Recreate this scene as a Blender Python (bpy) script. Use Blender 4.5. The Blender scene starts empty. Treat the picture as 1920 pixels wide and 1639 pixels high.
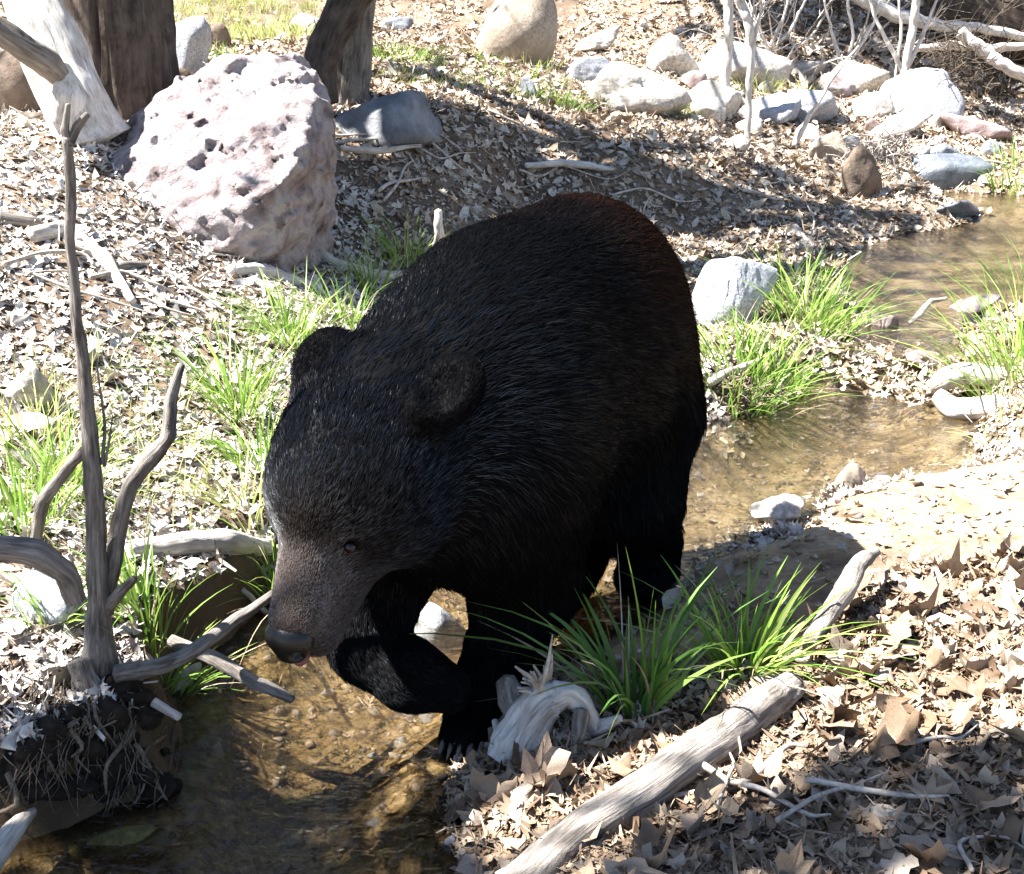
import bpy, bmesh, math, random, time
import numpy as np
from mathutils import Vector, Matrix

T0 = time.time()
R = math.radians
RNG = np.random.default_rng(7)
random.seed(7)
SC = bpy.context.scene
COL = SC.collection

# ------------------------------------------------------------------ camera
CAM_H, PITCH, FPX, CX, CY = 1.2, R(20.0), 2200.0, 960.0, 819.5
cd = bpy.data.cameras.new('camera'); cam = bpy.data.objects.new('camera', cd); COL.objects.link(cam)
cam.location = (0, 0, CAM_H); cam.rotation_euler = (math.pi / 2 - PITCH, 0, 0)
cd.sensor_width = 36.0; cd.sensor_fit = 'HORIZONTAL'; cd.lens = 36.0 * FPX / 1920.0
cd.clip_start = 0.05; cd.clip_end = 500
SC.camera = cam

# ------------------------------------------------------------------ sky, sun, exposure
SUN_TO = Vector((-0.68, -0.05, 1.0)).normalized()          # towards the sun
elev = math.asin(SUN_TO.z); rot = math.atan2(SUN_TO.x, SUN_TO.y)
w = bpy.data.worlds.new('World'); SC.world = w; w.use_nodes = True
nt = w.node_tree; bg = nt.nodes['Background']
sky = nt.nodes.new('ShaderNodeTexSky'); sky.sky_type = 'NISHITA'; sky.sun_disc = False
sky.sun_elevation = elev; sky.sun_rotation = rot; sky.altitude = 1500
nt.links.new(sky.outputs[0], bg.inputs[0]); bg.inputs[1].default_value = 0.05
sd = bpy.data.lights.new('sun', 'SUN'); sd.energy = 5.0; sd.angle = R(0.5); sd.color = (1.0, 0.975, 0.94)
so = bpy.data.objects.new('sun', sd); COL.objects.link(so)
so.rotation_euler = (-SUN_TO).to_track_quat('-Z', 'Y').to_euler(); so.location = SUN_TO * 30
vs = SC.view_settings; vs.view_transform = 'Standard'; vs.look = 'None'; vs.gamma = 1.0
vs.use_curve_mapping = False; vs.exposure = 2.4
SC.cycles.use_denoising = True
SC.cycles.max_bounces = 8; SC.cycles.transparent_max_bounces = 12
SC.cycles.caustics_reflective = False; SC.cycles.caustics_refractive = False
SC.cycles.sample_clamp_indirect = 6.0
SC.cycles_curves.shape = 'RIBBONS'

# ------------------------------------------------------------------ numeric helpers
_perm = np.random.default_rng(3).permutation(256)
_perm = np.concatenate([_perm, _perm, _perm])
_grad = np.random.default_rng(5).normal(size=(256, 3)); _grad /= np.linalg.norm(_grad, axis=1)[:, None]
def pnoise(p):
    """gradient noise on an (n,3) array, about -0.7..0.7"""
    p = np.asarray(p, float); i = np.floor(p).astype(int); f = p - i; i &= 255
    u = f * f * f * (f * (f * 6 - 15) + 10); out = np.zeros(len(p))
    for dx in (0, 1):
        for dy in (0, 1):
            for dz in (0, 1):
                h = _perm[_perm[_perm[(i[:, 0] + dx) & 255] + ((i[:, 1] + dy) & 255)] + ((i[:, 2] + dz) & 255)]
                g = _grad[h]; d = f - np.array([dx, dy, dz])
                wgt = (u[:, 0] if dx else 1 - u[:, 0]) * (u[:, 1] if dy else 1 - u[:, 1]) * (u[:, 2] if dz else 1 - u[:, 2])
                out += wgt * (g * d).sum(1)
    return out
def fbm(p, octv=4, gain=.5):
    p = np.asarray(p, float); a = 1.0; s = 0
    for k in range(octv):
        s = s + a * pnoise(p + 17.3 * k); p = p * 2.03; a *= gain
    return s
def smooth(a, b, x):
    t = np.clip((x - a) / (b - a), 0, 1); return t * t * (3 - 2 * t)
def ray(px, py):
    u = (px - CX) / FPX; v = (CY - py) / FPX; c, s = math.cos(PITCH), math.sin(PITCH)
    return np.array([u, c + v * s, -s + v * c])
def P(px, py, Y):
    """world point on the sight line of a photo pixel at ground distance Y"""
    d = ray(px, py); t = Y / d[1]; return np.array([d[0] * t, Y, CAM_H + d[2] * t])
def PZ(px, py, z):
    d = ray(px, py); t = (z - CAM_H) / d[2]; return np.array([d[0] * t, d[1] * t, z])
def proj(p):
    p = np.asarray(p, float).reshape(-1, 3); c, s = math.cos(PITCH), math.sin(PITCH)
    y, z = p[:, 1], p[:, 2] - CAM_H
    f = y * c - z * s; up = y * s + z * c
    return np.stack([CX + FPX * p[:, 0] / f, CY - FPX * up / f], 1), f
def depth_of(p):
    return float(p[1] * math.cos(PITCH) - (p[2] - CAM_H) * math.sin(PITCH))
def in_poly(poly, x, y):
    inside = np.zeros(len(x), bool); n = len(poly)
    for i in range(n):
        x0, y0 = poly[i]; x1, y1 = poly[(i + 1) % n]
        c = ((y0 > y) != (y1 > y)) & (x < (x1 - x0) * (y - y0) / ((y1 - y0) or 1e-9) + x0); inside ^= c
    return inside
def poly_sd(poly, x, y):
    d = np.full(len(x), 1e9); n = len(poly)
    if len(x) < 4000:
        a = np.asarray(poly); b = np.roll(a, -1, 0); ab = b - a; ax, ay = x[:, None] - a[:, 0], y[:, None] - a[:, 1]
        t = np.clip((ax * ab[:, 0] + ay * ab[:, 1]) / ((ab ** 2).sum(1) + 1e-12), 0, 1); d = np.sqrt((ax - t * ab[:, 0]) ** 2 + (ay - t * ab[:, 1]) ** 2).min(1)
        yy = y[:, None]; c = ((a[:, 1] > yy) != (b[:, 1] > yy)) & (x[:, None] < ab[:, 0] * ay / np.where(ab[:, 1] == 0, 1e-9, ab[:, 1]) + a[:, 0]); return np.where(c.sum(1) % 2 == 1, -d, d)
    for i in range(n):
        a = poly[i]; b = poly[(i + 1) % n]; ab = b - a
        t = np.clip(((x - a[0]) * ab[0] + (y - a[1]) * ab[1]) / (ab @ ab + 1e-12), 0, 1)
        d = np.minimum(d, np.hypot(x - a[0] - t * ab[0], y - a[1] - t * ab[1]))
    return np.where(in_poly([tuple(q) for q in poly], x, y), -d, d)

# ------------------------------------------------------------------ terrain
def water_z(x, y):
    return 0.07 * smooth(3.72, 3.98, y - 0.02 * x) + 0.05 * smooth(6.55, 6.85, y)
SHORE = [(1690, 438, .07), (1600, 470, .07), (1575, 520, .07), (1620, 585, .07), (1590, 640, .07), (1525, 668, .06), (1505, 745, 0),
         (1330, 795, 0), (1150, 880, 0), (950, 965, 0), (760, 1045, 0), (600, 1085, 0), (500, 1125, 0), (430, 1205, 0), (345, 1258, 0), (325, 1330, 0), (325, 1410, 0), (318, 1475, 0), (180, 1530, 0),
         (55, 1570, 0), (-80, 1600, 0), (-300, 1750, 0), (300, 2000, 0), (860, 1800, 0), (872, 1640, 0), (850, 1560, 0), (842, 1480, 0), (870, 1410, 0), (935, 1335, 0),
         (1010, 1255, 0), (1140, 1185, 0), (1260, 1110, 0), (1300, 1045, 0), (1420, 1005, 0), (1480, 965, 0), (1600, 905, 0),
         (1700, 893, 0), (1860, 872, 0), (1815, 830, 0), (1830, 790, 0), (1775, 735, .02), (1790, 690, .07), (1800, 610, .07), (1850, 585, .07),
         (1960, 560, .07), (2150, 520, .07), (2150, 440, .07), (1990, 410, .12), (2020, 372, .12), (1760, 358, .12), (1790, 392, .12), (1850, 412, .07), (1760, 432, .07)]
SHORE_W = np.array([PZ(*q)[:2] for q in SHORE])
CTRL = [(0, 1250, 1.68), (0, 1400, 1.52), (190, 1240, 1.72), (0, 1180, 1.76), (400, 1130, 2.03), (250, 1000, 2.175), (0, 1000, 2.07), (450, 950, 2.43),
        (450, 800, 2.83), (100, 800, 2.6), (0, 600, 2.94), (300, 600, 3.2), (550, 600, 3.53), (600, 540, 4.06), (200, 400, 3.7), (0, 400, 3.4),
        (420, 450, 4.06), (700, 480, 4.79), (0, 240, 4.35), (150, 240, 4.35), (250, 215, 4.94), (640, 200, 6.0), (760, 300, 5.5), (900, 250, 6.0),
        (900, 350, 5.7), (1000, 370, 6.05), (1100, 400, 6.05), (1300, 420, 6.1), (900, 600, 4.1), (1100, 700, 3.6), (1300, 600, 4.24), (1450, 480, 5.54),
        (1500, 440, 6.0), (1400, 350, 6.44), (1200, 300, 6.37), (1100, 220, 7.2), (1300, 210, 8.2), (1400, 250, 8.1), (1560, 350, 7.0), (1690, 300, 7.6),
        (1650, 250, 8.3), (1850, 280, 8.2), (1900, 200, 10), (1700, 200, 9.4), (1450, 150, 10.2), (1200, 110, 10.7), (980, 110, 10.1), (800, 100, 10),
        (700, 60, 9), (450, 90, 9.8), (450, 20, 13), (1000, 20, 13), (300, 150, 7), (0, 150, 5.5), (-400, 1000, 2.0), (-400, 300, 3.8), (-300, 1300, 1.6),
        (1600, 60, 11), (1900, 60, 11), (1600, -100, 12.5), (1900, -150, 12),
        (1300, 1639, 1.29), (1000, 1600, 1.378), (1900, 1639, 1.27), (1900, 1350, 1.63), (1500, 1300, 1.755), (1300, 1300, 1.8), (1600, 1100, 2.17),
        (1900, 1100, 2.1), (1900, 950, 2.59), (1600, 960, 2.63), (1920, 800, 3.1), (1900, 650, 3.76), (1400, 690, 3.52), (1465, 682, 3.58), (2100, 600, 4.2), (2100, 400, 6.2), (2200, 1200, 1.85), (2300, 900, 2.7)]
CW = [P(*c) for c in CTRL] + [np.array(q, float) for q in [(-12, 14, 2.4), (0, 20, 3.4), (14, 14, 4.5), (-10, 30, 7), (10, 30, 9), (0, 60, 20), (-40, 30, 9), (40, 30, 14),
        (-50, 70, 22), (50, 70, 26), (-10, 3, 1.3), (-25, 5, 3), (10, 3, 1.0), (25, 5, 3.5), (0, -8, .4), (-12, -8, 1), (12, -8, 1), (0, 0, .12), (-1.5, 0, .15), (1.5, 0, .12)]]
CW = np.array(CW)
def _tpsk(r2): return r2 * np.log(r2 + 1e-6)
_n = len(CW); _A = np.zeros((_n + 3, _n + 3)); _r2 = ((CW[:, None, :2] - CW[None, :, :2]) ** 2).sum(-1)
_A[:_n, :_n] = _tpsk(_r2) + np.eye(_n) * 0.02; _A[:_n, _n] = 1; _A[:_n, _n + 1:] = CW[:, :2]; _A[_n, :_n] = 1; _A[_n + 1:, :_n] = CW[:, :2].T
_w = np.linalg.solve(_A, np.concatenate([CW[:, 2], np.zeros(3)]))
def tps(x, y):
    out = _w[_n] + _w[_n + 1] * x + _w[_n + 2] * y
    if len(x) < 4000: return out + _tpsk((x[:, None] - CW[:, 0]) ** 2 + (y[:, None] - CW[:, 1]) ** 2) @ _w[:_n]
    for k in range(_n): out = out + _w[k] * _tpsk((x - CW[k, 0]) ** 2 + (y - CW[k, 1]) ** 2)
    return out
def ground(x, y, fine=True):
    """returns height, distance to the shore (negative in the water)"""
    x = np.asarray(x, float).ravel(); y = np.asarray(y, float).ravel()
    n1 = fbm(np.stack([x * 2.1, y * 2.1, 0 * x], 1), 4)
    d = poly_sd(SHORE_W, x, y) + 0.035 * fbm(np.stack([x * 6, y * 6, 0 * x + 4], 1), 3)
    wz = water_z(x, y)
    b = tps(x, y); b = np.maximum(b, wz + 0.025)
    wd = np.where((x < -0.35) & (y < 2.3), 0.05, 0.16) + 0.02 * np.abs(y - 2)
    t = smooth(0, 1, d / wd)
    out = (wz - 0.004) * (1 - t) + b * t + n1 * (0.03 * smooth(0.02, .4, d)) + 0.02 * smooth(6, 14, y) * n1 * 4
    bed = wz - 0.014 - 0.095 * smooth(0, 0.22, -d) + 0.02 * n1
    z = np.where(d > 0, out, bed)
    if fine: z = z + 0.006 * fbm(np.stack([x * 14, y * 14, 0 * x + 9], 1), 3)
    return z, d
def gh(x, y): return float(ground([x], [y])[0][0])
def G(px, py, lift=0.0):
    """where the sight line of a pixel meets the ground"""
    d = ray(px, py); Y = np.geomspace(1.0, 40, 130)
    for _ in range(2):
        t = Y / d[1]; x = d[0] * t; z = CAM_H + d[2] * t; g, _d = ground(x, Y); hit = z <= g; k = int(np.argmax(hit)) if hit.any() else len(Y) - 1
        if k > 0 and _ == 0: Y = np.linspace(Y[k - 1], Y[k], 40)
    return np.array([x[k], Y[k], g[k] + lift])

# ------------------------------------------------------------------ object helpers
BASE = {}
def mesh(name, v, f, smooth_=True):
    m = bpy.data.meshes.new(name); v = np.asarray(v, float)
    if isinstance(f, np.ndarray) and f.ndim == 2:
        k = f.shape[1]; m.vertices.add(len(v)); m.vertices.foreach_set('co', v.ravel())
        m.loops.add(f.size); m.loops.foreach_set('vertex_index', f.ravel().astype(np.int32))
        m.polygons.add(len(f)); m.polygons.foreach_set('loop_start', np.arange(0, f.size, k, dtype=np.int32))
        m.polygons.foreach_set('loop_total', np.full(len(f), k, np.int32)); m.update(calc_edges=True); m.validate()
    else:
        m.from_pydata([tuple(q) for q in v], [], [tuple(int(i) for i in q) for q in f])
    if smooth_: m.polygons.foreach_set('use_smooth', np.ones(len(m.polygons), bool))
    return m
def tag(o, label=None, cat=None, group=None, kind=None):
    if label: o['label'] = label
    if cat: o['category'] = cat
    if group: o['group'] = group
    if kind: o['kind'] = kind
    return o
def thing(name, base, label, cat, group=None):
    o = bpy.data.objects.new(name, None); COL.objects.link(o); o.empty_display_size = .05
    o.location = tuple(base); BASE[o] = np.array(base, float); return tag(o, label, cat, group)
def part(name, v, f, mat, parent=None, base=None, smooth_=True):
    """v in world coordinates"""
    b = BASE[parent] if parent is not None else np.array(base if base is not None else (0, 0, 0), float)
    m = mesh(name, np.asarray(v, float) - b, f, smooth_); m.materials.append(mat)
    o = bpy.data.objects.new(name, m); COL.objects.link(o)
    if parent is not None: o.parent = parent
    else: o.location = tuple(b)
    BASE[o] = b; return o
def join(*vf):
    V, F, n = [], [], 0
    for v, f in vf:
        V.append(np.asarray(v)); F += [tuple(i + n for i in q) for q in f]; n += len(v)
    return np.concatenate(V), F
def catmull(pts, n):
    pts = np.asarray(pts, float)
    if len(pts) == 2: return pts[0] + (pts[1] - pts[0]) * np.linspace(0, 1, n)[:, None]
    p = np.vstack([2 * pts[0] - pts[1], pts, 2 * pts[-1] - pts[-2]]); seg = len(pts) - 1
    t = np.linspace(0, seg, n); i = np.minimum(t.astype(int), seg - 1); u = (t - i)[:, None]
    a, b, c, d = p[i], p[i + 1], p[i + 2], p[i + 3]
    return .5 * (2 * b + (c - a) * u + (2 * a - 5 * b + 4 * c - d) * u ** 2 + (3 * b - a - 3 * c + d) * u ** 3)
def tube(pts, rad, n=8, rings=None, amp=.12, fr=6.0, seed=0, ridge=0.0, wob=0.0, lin=False):
    """tapered tube along a smooth path with bumps, knots and ridges; closed, ragged ends"""
    L = np.linalg.norm(np.diff(np.asarray(pts, float), axis=0), axis=1).sum()
    rings = rings or max(6, len(pts) * 5)
    c = catmull(pts, rings)
    if lin:
        pa = np.asarray(pts, float); tl = np.linspace(0, len(pa) - 1, rings); cl_ = np.stack([np.interp(tl, np.arange(len(pa)), pa[:, k]) for k in range(3)], 1); c = cl_ * .75 + c * .25
    rad = np.interp(np.linspace(0, 1, rings), np.linspace(0, 1, len(rad)), rad)
    if wob:
        s = np.linspace(0, L * 9, rings)
        for ax in range(3): c[:, ax] += wob * pnoise(np.stack([s, s * 0 + ax * 9.1 + seed, s * 0], 1))
    tg = np.gradient(c, axis=0); tg /= np.linalg.norm(tg, axis=1)[:, None] + 1e-12
    ref = np.array([1.0, 0, 0]) if abs(tg[0][0]) < .8 else np.array([0, 1.0, 0]); nrm = []
    a = np.cross(tg[0], ref)
    for k in range(rings):
        a = a - tg[k] * (a @ tg[k]); a /= np.linalg.norm(a) + 1e-12; nrm.append(a.copy())
    nrm = np.array(nrm); bi = np.cross(tg, nrm); th = np.linspace(0, 2 * math.pi, n, endpoint=False)
    dirs = nrm[:, None] * np.cos(th)[None, :, None] + bi[:, None] * np.sin(th)[None, :, None]
    s = np.linspace(0, L, rings); mr = rad.mean()
    q = np.stack([np.cos(th)[None] * 1.2 + 0 * s[:, None], np.sin(th)[None] * 1.2 + 0 * s[:, None], (s[:, None] + 0 * th[None]) / (mr * fr)], -1).reshape(-1, 3) + seed * 3.7
    m = 1 + amp * fbm(q * np.array([1, 1, 1]), 3)
    if ridge:
        q2 = q * np.array([n / 5.0, n / 5.0, .35]); m = m + ridge * (0.5 - np.abs(fbm(q2, 3)) * 1.6)
    v = (c[:, None] + dirs * (rad[:, None] * m.reshape(rings, n))[..., None]).reshape(-1, 3)
    f = [(k * n + j, k * n + (j + 1) % n, (k + 1) * n + (j + 1) % n, (k + 1) * n + j) for k in range(rings - 1) for j in range(n)]
    w_ = np.stack([np.cos(th)[None] * rad[:, None], np.sin(th)[None] * rad[:, None], s[:, None] + 0 * th[None]], -1).reshape(-1, 3)
    tube.q = np.vstack([w_, [0, 0, 0], [0, 0, L]]) + np.array([0, 0, seed * 1.37])
    v = np.vstack([v, c[0] - tg[0] * rad[0] * .3, c[-1] + tg[-1] * rad[-1] * .5]); e0, e1 = len(v) - 2, len(v) - 1; o = (rings - 1) * n
    f += [(e0, (j + 1) % n, j) for j in range(n)] + [(e1, o + j, o + (j + 1) % n) for j in range(n)]
    return v, f

def tpart(name, pts, rad, mat, parent=None, base=None, **kw):
    """a tube as an object of its own, carrying its length as a grain direction"""
    v, f = tube(pts, rad, **kw); q = tube.q; o = part(name, v, f, mat, parent, base)
    a = o.data.attributes.new('grain', 'FLOAT_VECTOR', 'POINT'); a.data.foreach_set('vector', q.astype(np.float32).ravel()); return o

# ------------------------------------------------------------------ materials
def newmat(name):
    m = bpy.data.materials.new(name); m.use_nodes = True; return m, m.node_tree, m.node_tree.nodes['Principled BSDF']
def nd(t, typ, **kw):
    n = t.nodes.new(typ)
    for k, v in kw.items():
        if hasattr(n, k): setattr(n, k, v)
    return n
def ramp(t, stops, interp='LINEAR'):
    r = t.nodes.new('ShaderNodeValToRGB'); e = r.color_ramp.elements; r.color_ramp.interpolation = interp
    while len(e) > 1: e.remove(e[0])
    e[0].position = stops[0][0]; e[0].color = (*stops[0][1], 1)
    for p, c in stops[1:]:
        k = e.new(p); k.color = (*c, 1)
    return r
def noise(t, vec, scale, detail=5, rough=.55, dist=0.0):
    n = t.nodes.new('ShaderNodeTexNoise'); n.inputs['Scale'].default_value = scale; n.inputs['Detail'].default_value = detail
    n.inputs['Roughness'].default_value = rough; n.inputs['Distortion'].default_value = dist
    if vec is not None: t.links.new(vec, n.inputs['Vector'])
    return n
def mapping(t, vec, scale=(1, 1, 1), rotv=(0, 0, 0)):
    m = t.nodes.new('ShaderNodeMapping'); m.inputs['Scale'].default_value = scale; m.inputs['Rotation'].default_value = rotv
    t.links.new(vec, m.inputs['Vector']); return m.outputs[0]
def mix(t, fac, a, b, mode='MIX'):
    m = t.nodes.new('ShaderNodeMix'); m.data_type = 'RGBA'; m.blend_type = mode
    for sock, val in ((m.inputs[0], fac), (m.inputs[6], a), (m.inputs[7], b)):
        if hasattr(val, 'is_linked'): t.links.new(val, sock)
        elif isinstance(val, (int, float)): sock.default_value = val
        else: sock.default_value = (*val, 1)
    return m.outputs[2]
def bump(t, h, strength, dist, bsdf):
    b = t.nodes.new('ShaderNodeBump'); b.inputs['Strength'].default_value = strength; b.inputs['Distance'].default_value = dist
    t.links.new(h, b.inputs['Height']); t.links.new(b.outputs[0], bsdf.inputs['Normal']); return b
def coord(t, kind='Object'): return t.nodes.new('ShaderNodeTexCoord').outputs[kind]

def mat_rock(name, stops, scale=9, spec=.3, speck=None, bstr=.6, bdist=.02):
    m, t, b = newmat(name); c = coord(t)
    n = noise(t, c, scale, 8, .62, .3); r = ramp(t, stops); t.links.new(n.outputs[0], r.inputs[0]); col = r.outputs[0]
    if speck:
        v = noise(t, c, scale * 9, 3, .7); r2 = ramp(t, [(0.42, (0, 0, 0)), (0.62, (1, 1, 1))]); t.links.new(v.outputs[0], r2.inputs[0])
        col = mix(t, r2.outputs[0], col, speck)
    t.links.new(col, b.inputs['Base Color']); b.inputs['Roughness'].default_value = .85; b.inputs['Specular IOR Level'].default_value = spec
    n2 = noise(t, c, scale * 4, 9, .7); bump(t, n2.outputs[0], bstr, bdist, b); return m
def mat_wood(name, dark, mid, light, along='Z', sc=1.0, bs=.7):
    """weathered wood or bark: streaks along the object's length, checks and blotches"""
    m, t, b = newmat(name); c = coord(t)
    if along == 'A':
        ga = t.nodes.new('ShaderNodeAttribute'); ga.attribute_name = 'grain'; c = ga.outputs['Vector']
    st = {'A': (110, 110, 9), 'N': (16, 16, 16)}[along]
    n = noise(t, mapping(t, c, tuple(q * sc for q in st)), 1.6, 7, .65, .6)
    r = ramp(t, [(.30, dark), (.47, mid), (.66, light)]); t.links.new(n.outputs[0], r.inputs[0])
    n2 = noise(t, mapping(t, c, (1, 1, .5)) if along == 'A' else c, (34 if along == 'A' else 11) * sc, 5, .6); r2 = ramp(t, [(.38, dark), (.58, light)]); t.links.new(n2.outputs[0], r2.inputs[0])
    t.links.new(mix(t, .35, r.outputs[0], r2.outputs[0]), b.inputs['Base Color'])
    b.inputs['Roughness'].default_value = .85; b.inputs['Specular IOR Level'].default_value = .2
    bump(t, n.outputs[0], bs, .004 / sc if along == 'A' else .006 / sc, b); return m
def mat_leaf(name, cols, island=True, rough=.75):
    m, t, b = newmat(name)
    if island:
        g = t.nodes.new('ShaderNodeNewGeometry'); v = g.outputs['Random Per Island']
    else: v = t.nodes.new('ShaderNodeObjectInfo').outputs['Random']
    k = len(cols); r = ramp(t, [(i / (k - 1), c) for i, c in enumerate(cols)]); t.links.new(v, r.inputs[0])
    c = coord(t); n = noise(t, c, 38 if island else 30, 4, .6); r2 = ramp(t, [(.35, (.55, .48, .42)), (.6, (1, 1, 1))]); t.links.new(n.outputs[0], r2.inputs[0])
    t.links.new(mix(t, .75, r.outputs[0], r2.outputs[0], 'MULTIPLY'), b.inputs['Base Color'])
    b.inputs['Roughness'].default_value = rough; b.inputs['Specular IOR Level'].default_value = .3
    bump(t, n.outputs[0], .4, .002, b); return m
def mat_grass(name, cols, tip=(.45, .42, .2)):
    m, t, b = newmat(name); g = t.nodes.new('ShaderNodeNewGeometry'); k = len(cols)
    r = ramp(t, [(i / (k - 1), c) for i, c in enumerate(cols)]); t.links.new(g.outputs['Random Per Island'], r.inputs[0])
    b.inputs['Roughness'].default_value = .45; b.inputs['Specular IOR Level'].default_value = .4
    t.links.new(r.outputs[0], b.inputs['Base Color'])
    tr = t.nodes.new('ShaderNodeBsdfTranslucent'); t.links.new(r.outputs[0], tr.inputs[0])
    ms = t.nodes.new('ShaderNodeMixShader'); ms.inputs[0].default_value = .35; out = t.nodes['Material Output']
    t.links.new(b.outputs[0], ms.inputs[1]); t.links.new(tr.outputs[0], ms.inputs[2]); t.links.new(ms.outputs[0], out.inputs[0]); return m

M = {}
M['pink_rock'] = mat_rock('pink_volcanic_rock', [(.3, (.10, .07, .066)), (.43, (.29, .235, .23)), (.57, (.47, .425, .42)), (.70, (.17, .115, .105))], 8, .2, None, 1.0, .03)
M['tan_rock'] = mat_rock('tan_boulder', [(.3, (.20, .16, .115)), (.5, (.33, .275, .21)), (.7, (.45, .39, .31))], 5, .2, (.25, .2, .16), .5)
M['pale_rock'] = mat_rock('pale_boulder', [(.3, (.42, .37, .31)), (.5, (.58, .54, .48)), (.7, (.70, .67, .62))], 5, .2, (.36, .32, .27), .9)
M['granite'] = mat_rock('speckled_granite', [(.3, (.30, .31, .33)), (.5, (.45, .46, .48)), (.7, (.58, .59, .6))], 12, .3, (.24, .25, .28), .6)
M['grey_rock'] = mat_rock('grey_rock', [(.3, (.10, .105, .115)), (.5, (.20, .205, .215)), (.7, (.32, .33, .34))], 8, .3, None, .7)
M['wet_rock'] = mat_rock('wet_grey_rock', [(.3, (.06, .07, .085)), (.5, (.12, .135, .155)), (.7, (.2, .22, .25))], 8, .6, None, .6); M['wet_rock'].node_tree.nodes['Principled BSDF'].inputs['Roughness'].default_value = .4
M['brown_rock'] = mat_rock('brown_rock', [(.3, (.08, .06, .045)), (.5, (.16, .12, .09)), (.7, (.26, .2, .15))], 8, .2, None, .6)
M['rose_rock'] = mat_rock('rose_stone', [(.3, (.16, .12, .11)), (.5, (.28, .21, .20)), (.7, (.42, .34, .32))], 14, .4, None, .5)
M['clod'] = mat_rock('bank_shade_clod', [(.3, (.012, .009, .006)), (.5, (.026, .019, .013)), (.7, (.06, .045, .031))], 30, .2, None, .8)
M['algae_rock'] = mat_rock('algae_covered_stone', [(.3, (.05, .045, .015)), (.5, (.17, .15, .05)), (.7, (.32, .28, .10))], 30, .3, None, .9)
M['bark_dark'] = mat_wood('dark_bark', (.022, .016, .012), (.075, .056, .043), (.15, .115, .09), 'A', .3, 1.0)
M['bark_grey'] = mat_wood('grey_bark', (.07, .06, .05), (.17, .148, .125), (.34, .30, .26), 'A', .4, 1.0)
M['bleached'] = mat_wood('bleached_wood', (.20, .165, .13), (.58, .53, .47), (.75, .71, .66), 'A', .8, .9)
M['bleached_n'] = mat_wood('bleached_driftwood', (.15, .12, .09), (.48, .42, .36), (.64, .58, .51), 'A', 1.1, .9)
M['driftwood'] = mat_wood('pale_driftwood', (.16, .12, .09), (.48, .42, .36), (.66, .6, .53), 'N', 3.0, 1.2)
M['stem'] = mat_wood('dead_stem_bark', (.035, .028, .022), (.12, .10, .085), (.34, .31, .275), 'A', 1.0, 1.2)
M['log'] = mat_wood('weathered_log', (.06, .048, .038), (.19, .165, .14), (.44, .395, .35), 'A', .9, 1.8)
M['twig'] = mat_wood('dry_twig', (.16, .13, .10), (.36, .31, .26), (.55, .5, .44), 'N', 3.0, .5)
M['dark_wood'] = mat_wood('dark_wet_wood', (.03, .024, .018), (.09, .07, .05), (.17, .135, .10), 'N', 1.5, .8)
M['root'] = mat_wood('fine_roots', (.05, .035, .025), (.11, .08, .055), (.24, .19, .14), 'N', 4.0, .4)
LEAFC = [(.17, .105, .065), (.40, .31, .215), (.52, .45, .355), (.58, .52, .44), (.44, .345, .245), (.60, .56, .50), (.28, .19, .12), (.54, .475, .39)]
M['litter'] = mat_leaf('dry_leaf_litter', LEAFC)
M['litter_pale'] = mat_leaf('sunlit_tone_litter', [(.32, .25, .19), (.62, .57, .51), (.68, .64, .59), (.52, .46, .39), (.70, .67, .63), (.64, .59, .53)])  # lighter leaf colours stand in for sun glare on the left bank
M['leaf'] = mat_leaf('dry_sycamore_leaf', [(.12, .075, .045), (.32, .24, .165), (.43, .35, .265), (.21, .14, .09), (.49, .42, .34), (.29, .255, .215), (.38, .285, .19), (.26, .185, .12), (.52, .47, .40)], False, .6)
M['litter_brown'] = mat_leaf('brown_leaf_litter', [(.09, .055, .033), (.26, .185, .12), (.40, .31, .215), (.18, .115, .07), (.47, .395, .305), (.31, .225, .145), (.13, .085, .055), (.36, .285, .205)])
M['straw'] = mat_leaf('dry_straw', [(.35, .27, .17), (.5, .42, .28), (.58, .5, .38)])
M['gravel'] = mat_leaf('creek_gravel', [(.07, .05, .035), (.22, .16, .10), (.36, .27, .17), (.16, .14, .13), (.42, .36, .28), (.25, .15, .09)])
M['grass'] = mat_grass('green_blades', [(.10, .22, .025), (.20, .36, .05), (.28, .42, .08), (.15, .30, .04), (.40, .46, .14), (.24, .40, .06)])
M['grass_shade'] = mat_grass('shade_green_blades', [(.07, .16, .03), (.12, .24, .045), (.16, .30, .06), (.22, .30, .08)])  # darker greens imitate the bear's shadow over the front tuft
M['grass_dry'] = mat_grass('yellowing_blades', [(.30, .36, .10), (.45, .44, .18), (.36, .42, .12), (.55, .52, .28)])
M['canopy'] = mat_grass('canopy_leaves', [(.04, .09, .02), (.07, .13, .03), (.05, .10, .025), (.09, .15, .035)])

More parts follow.
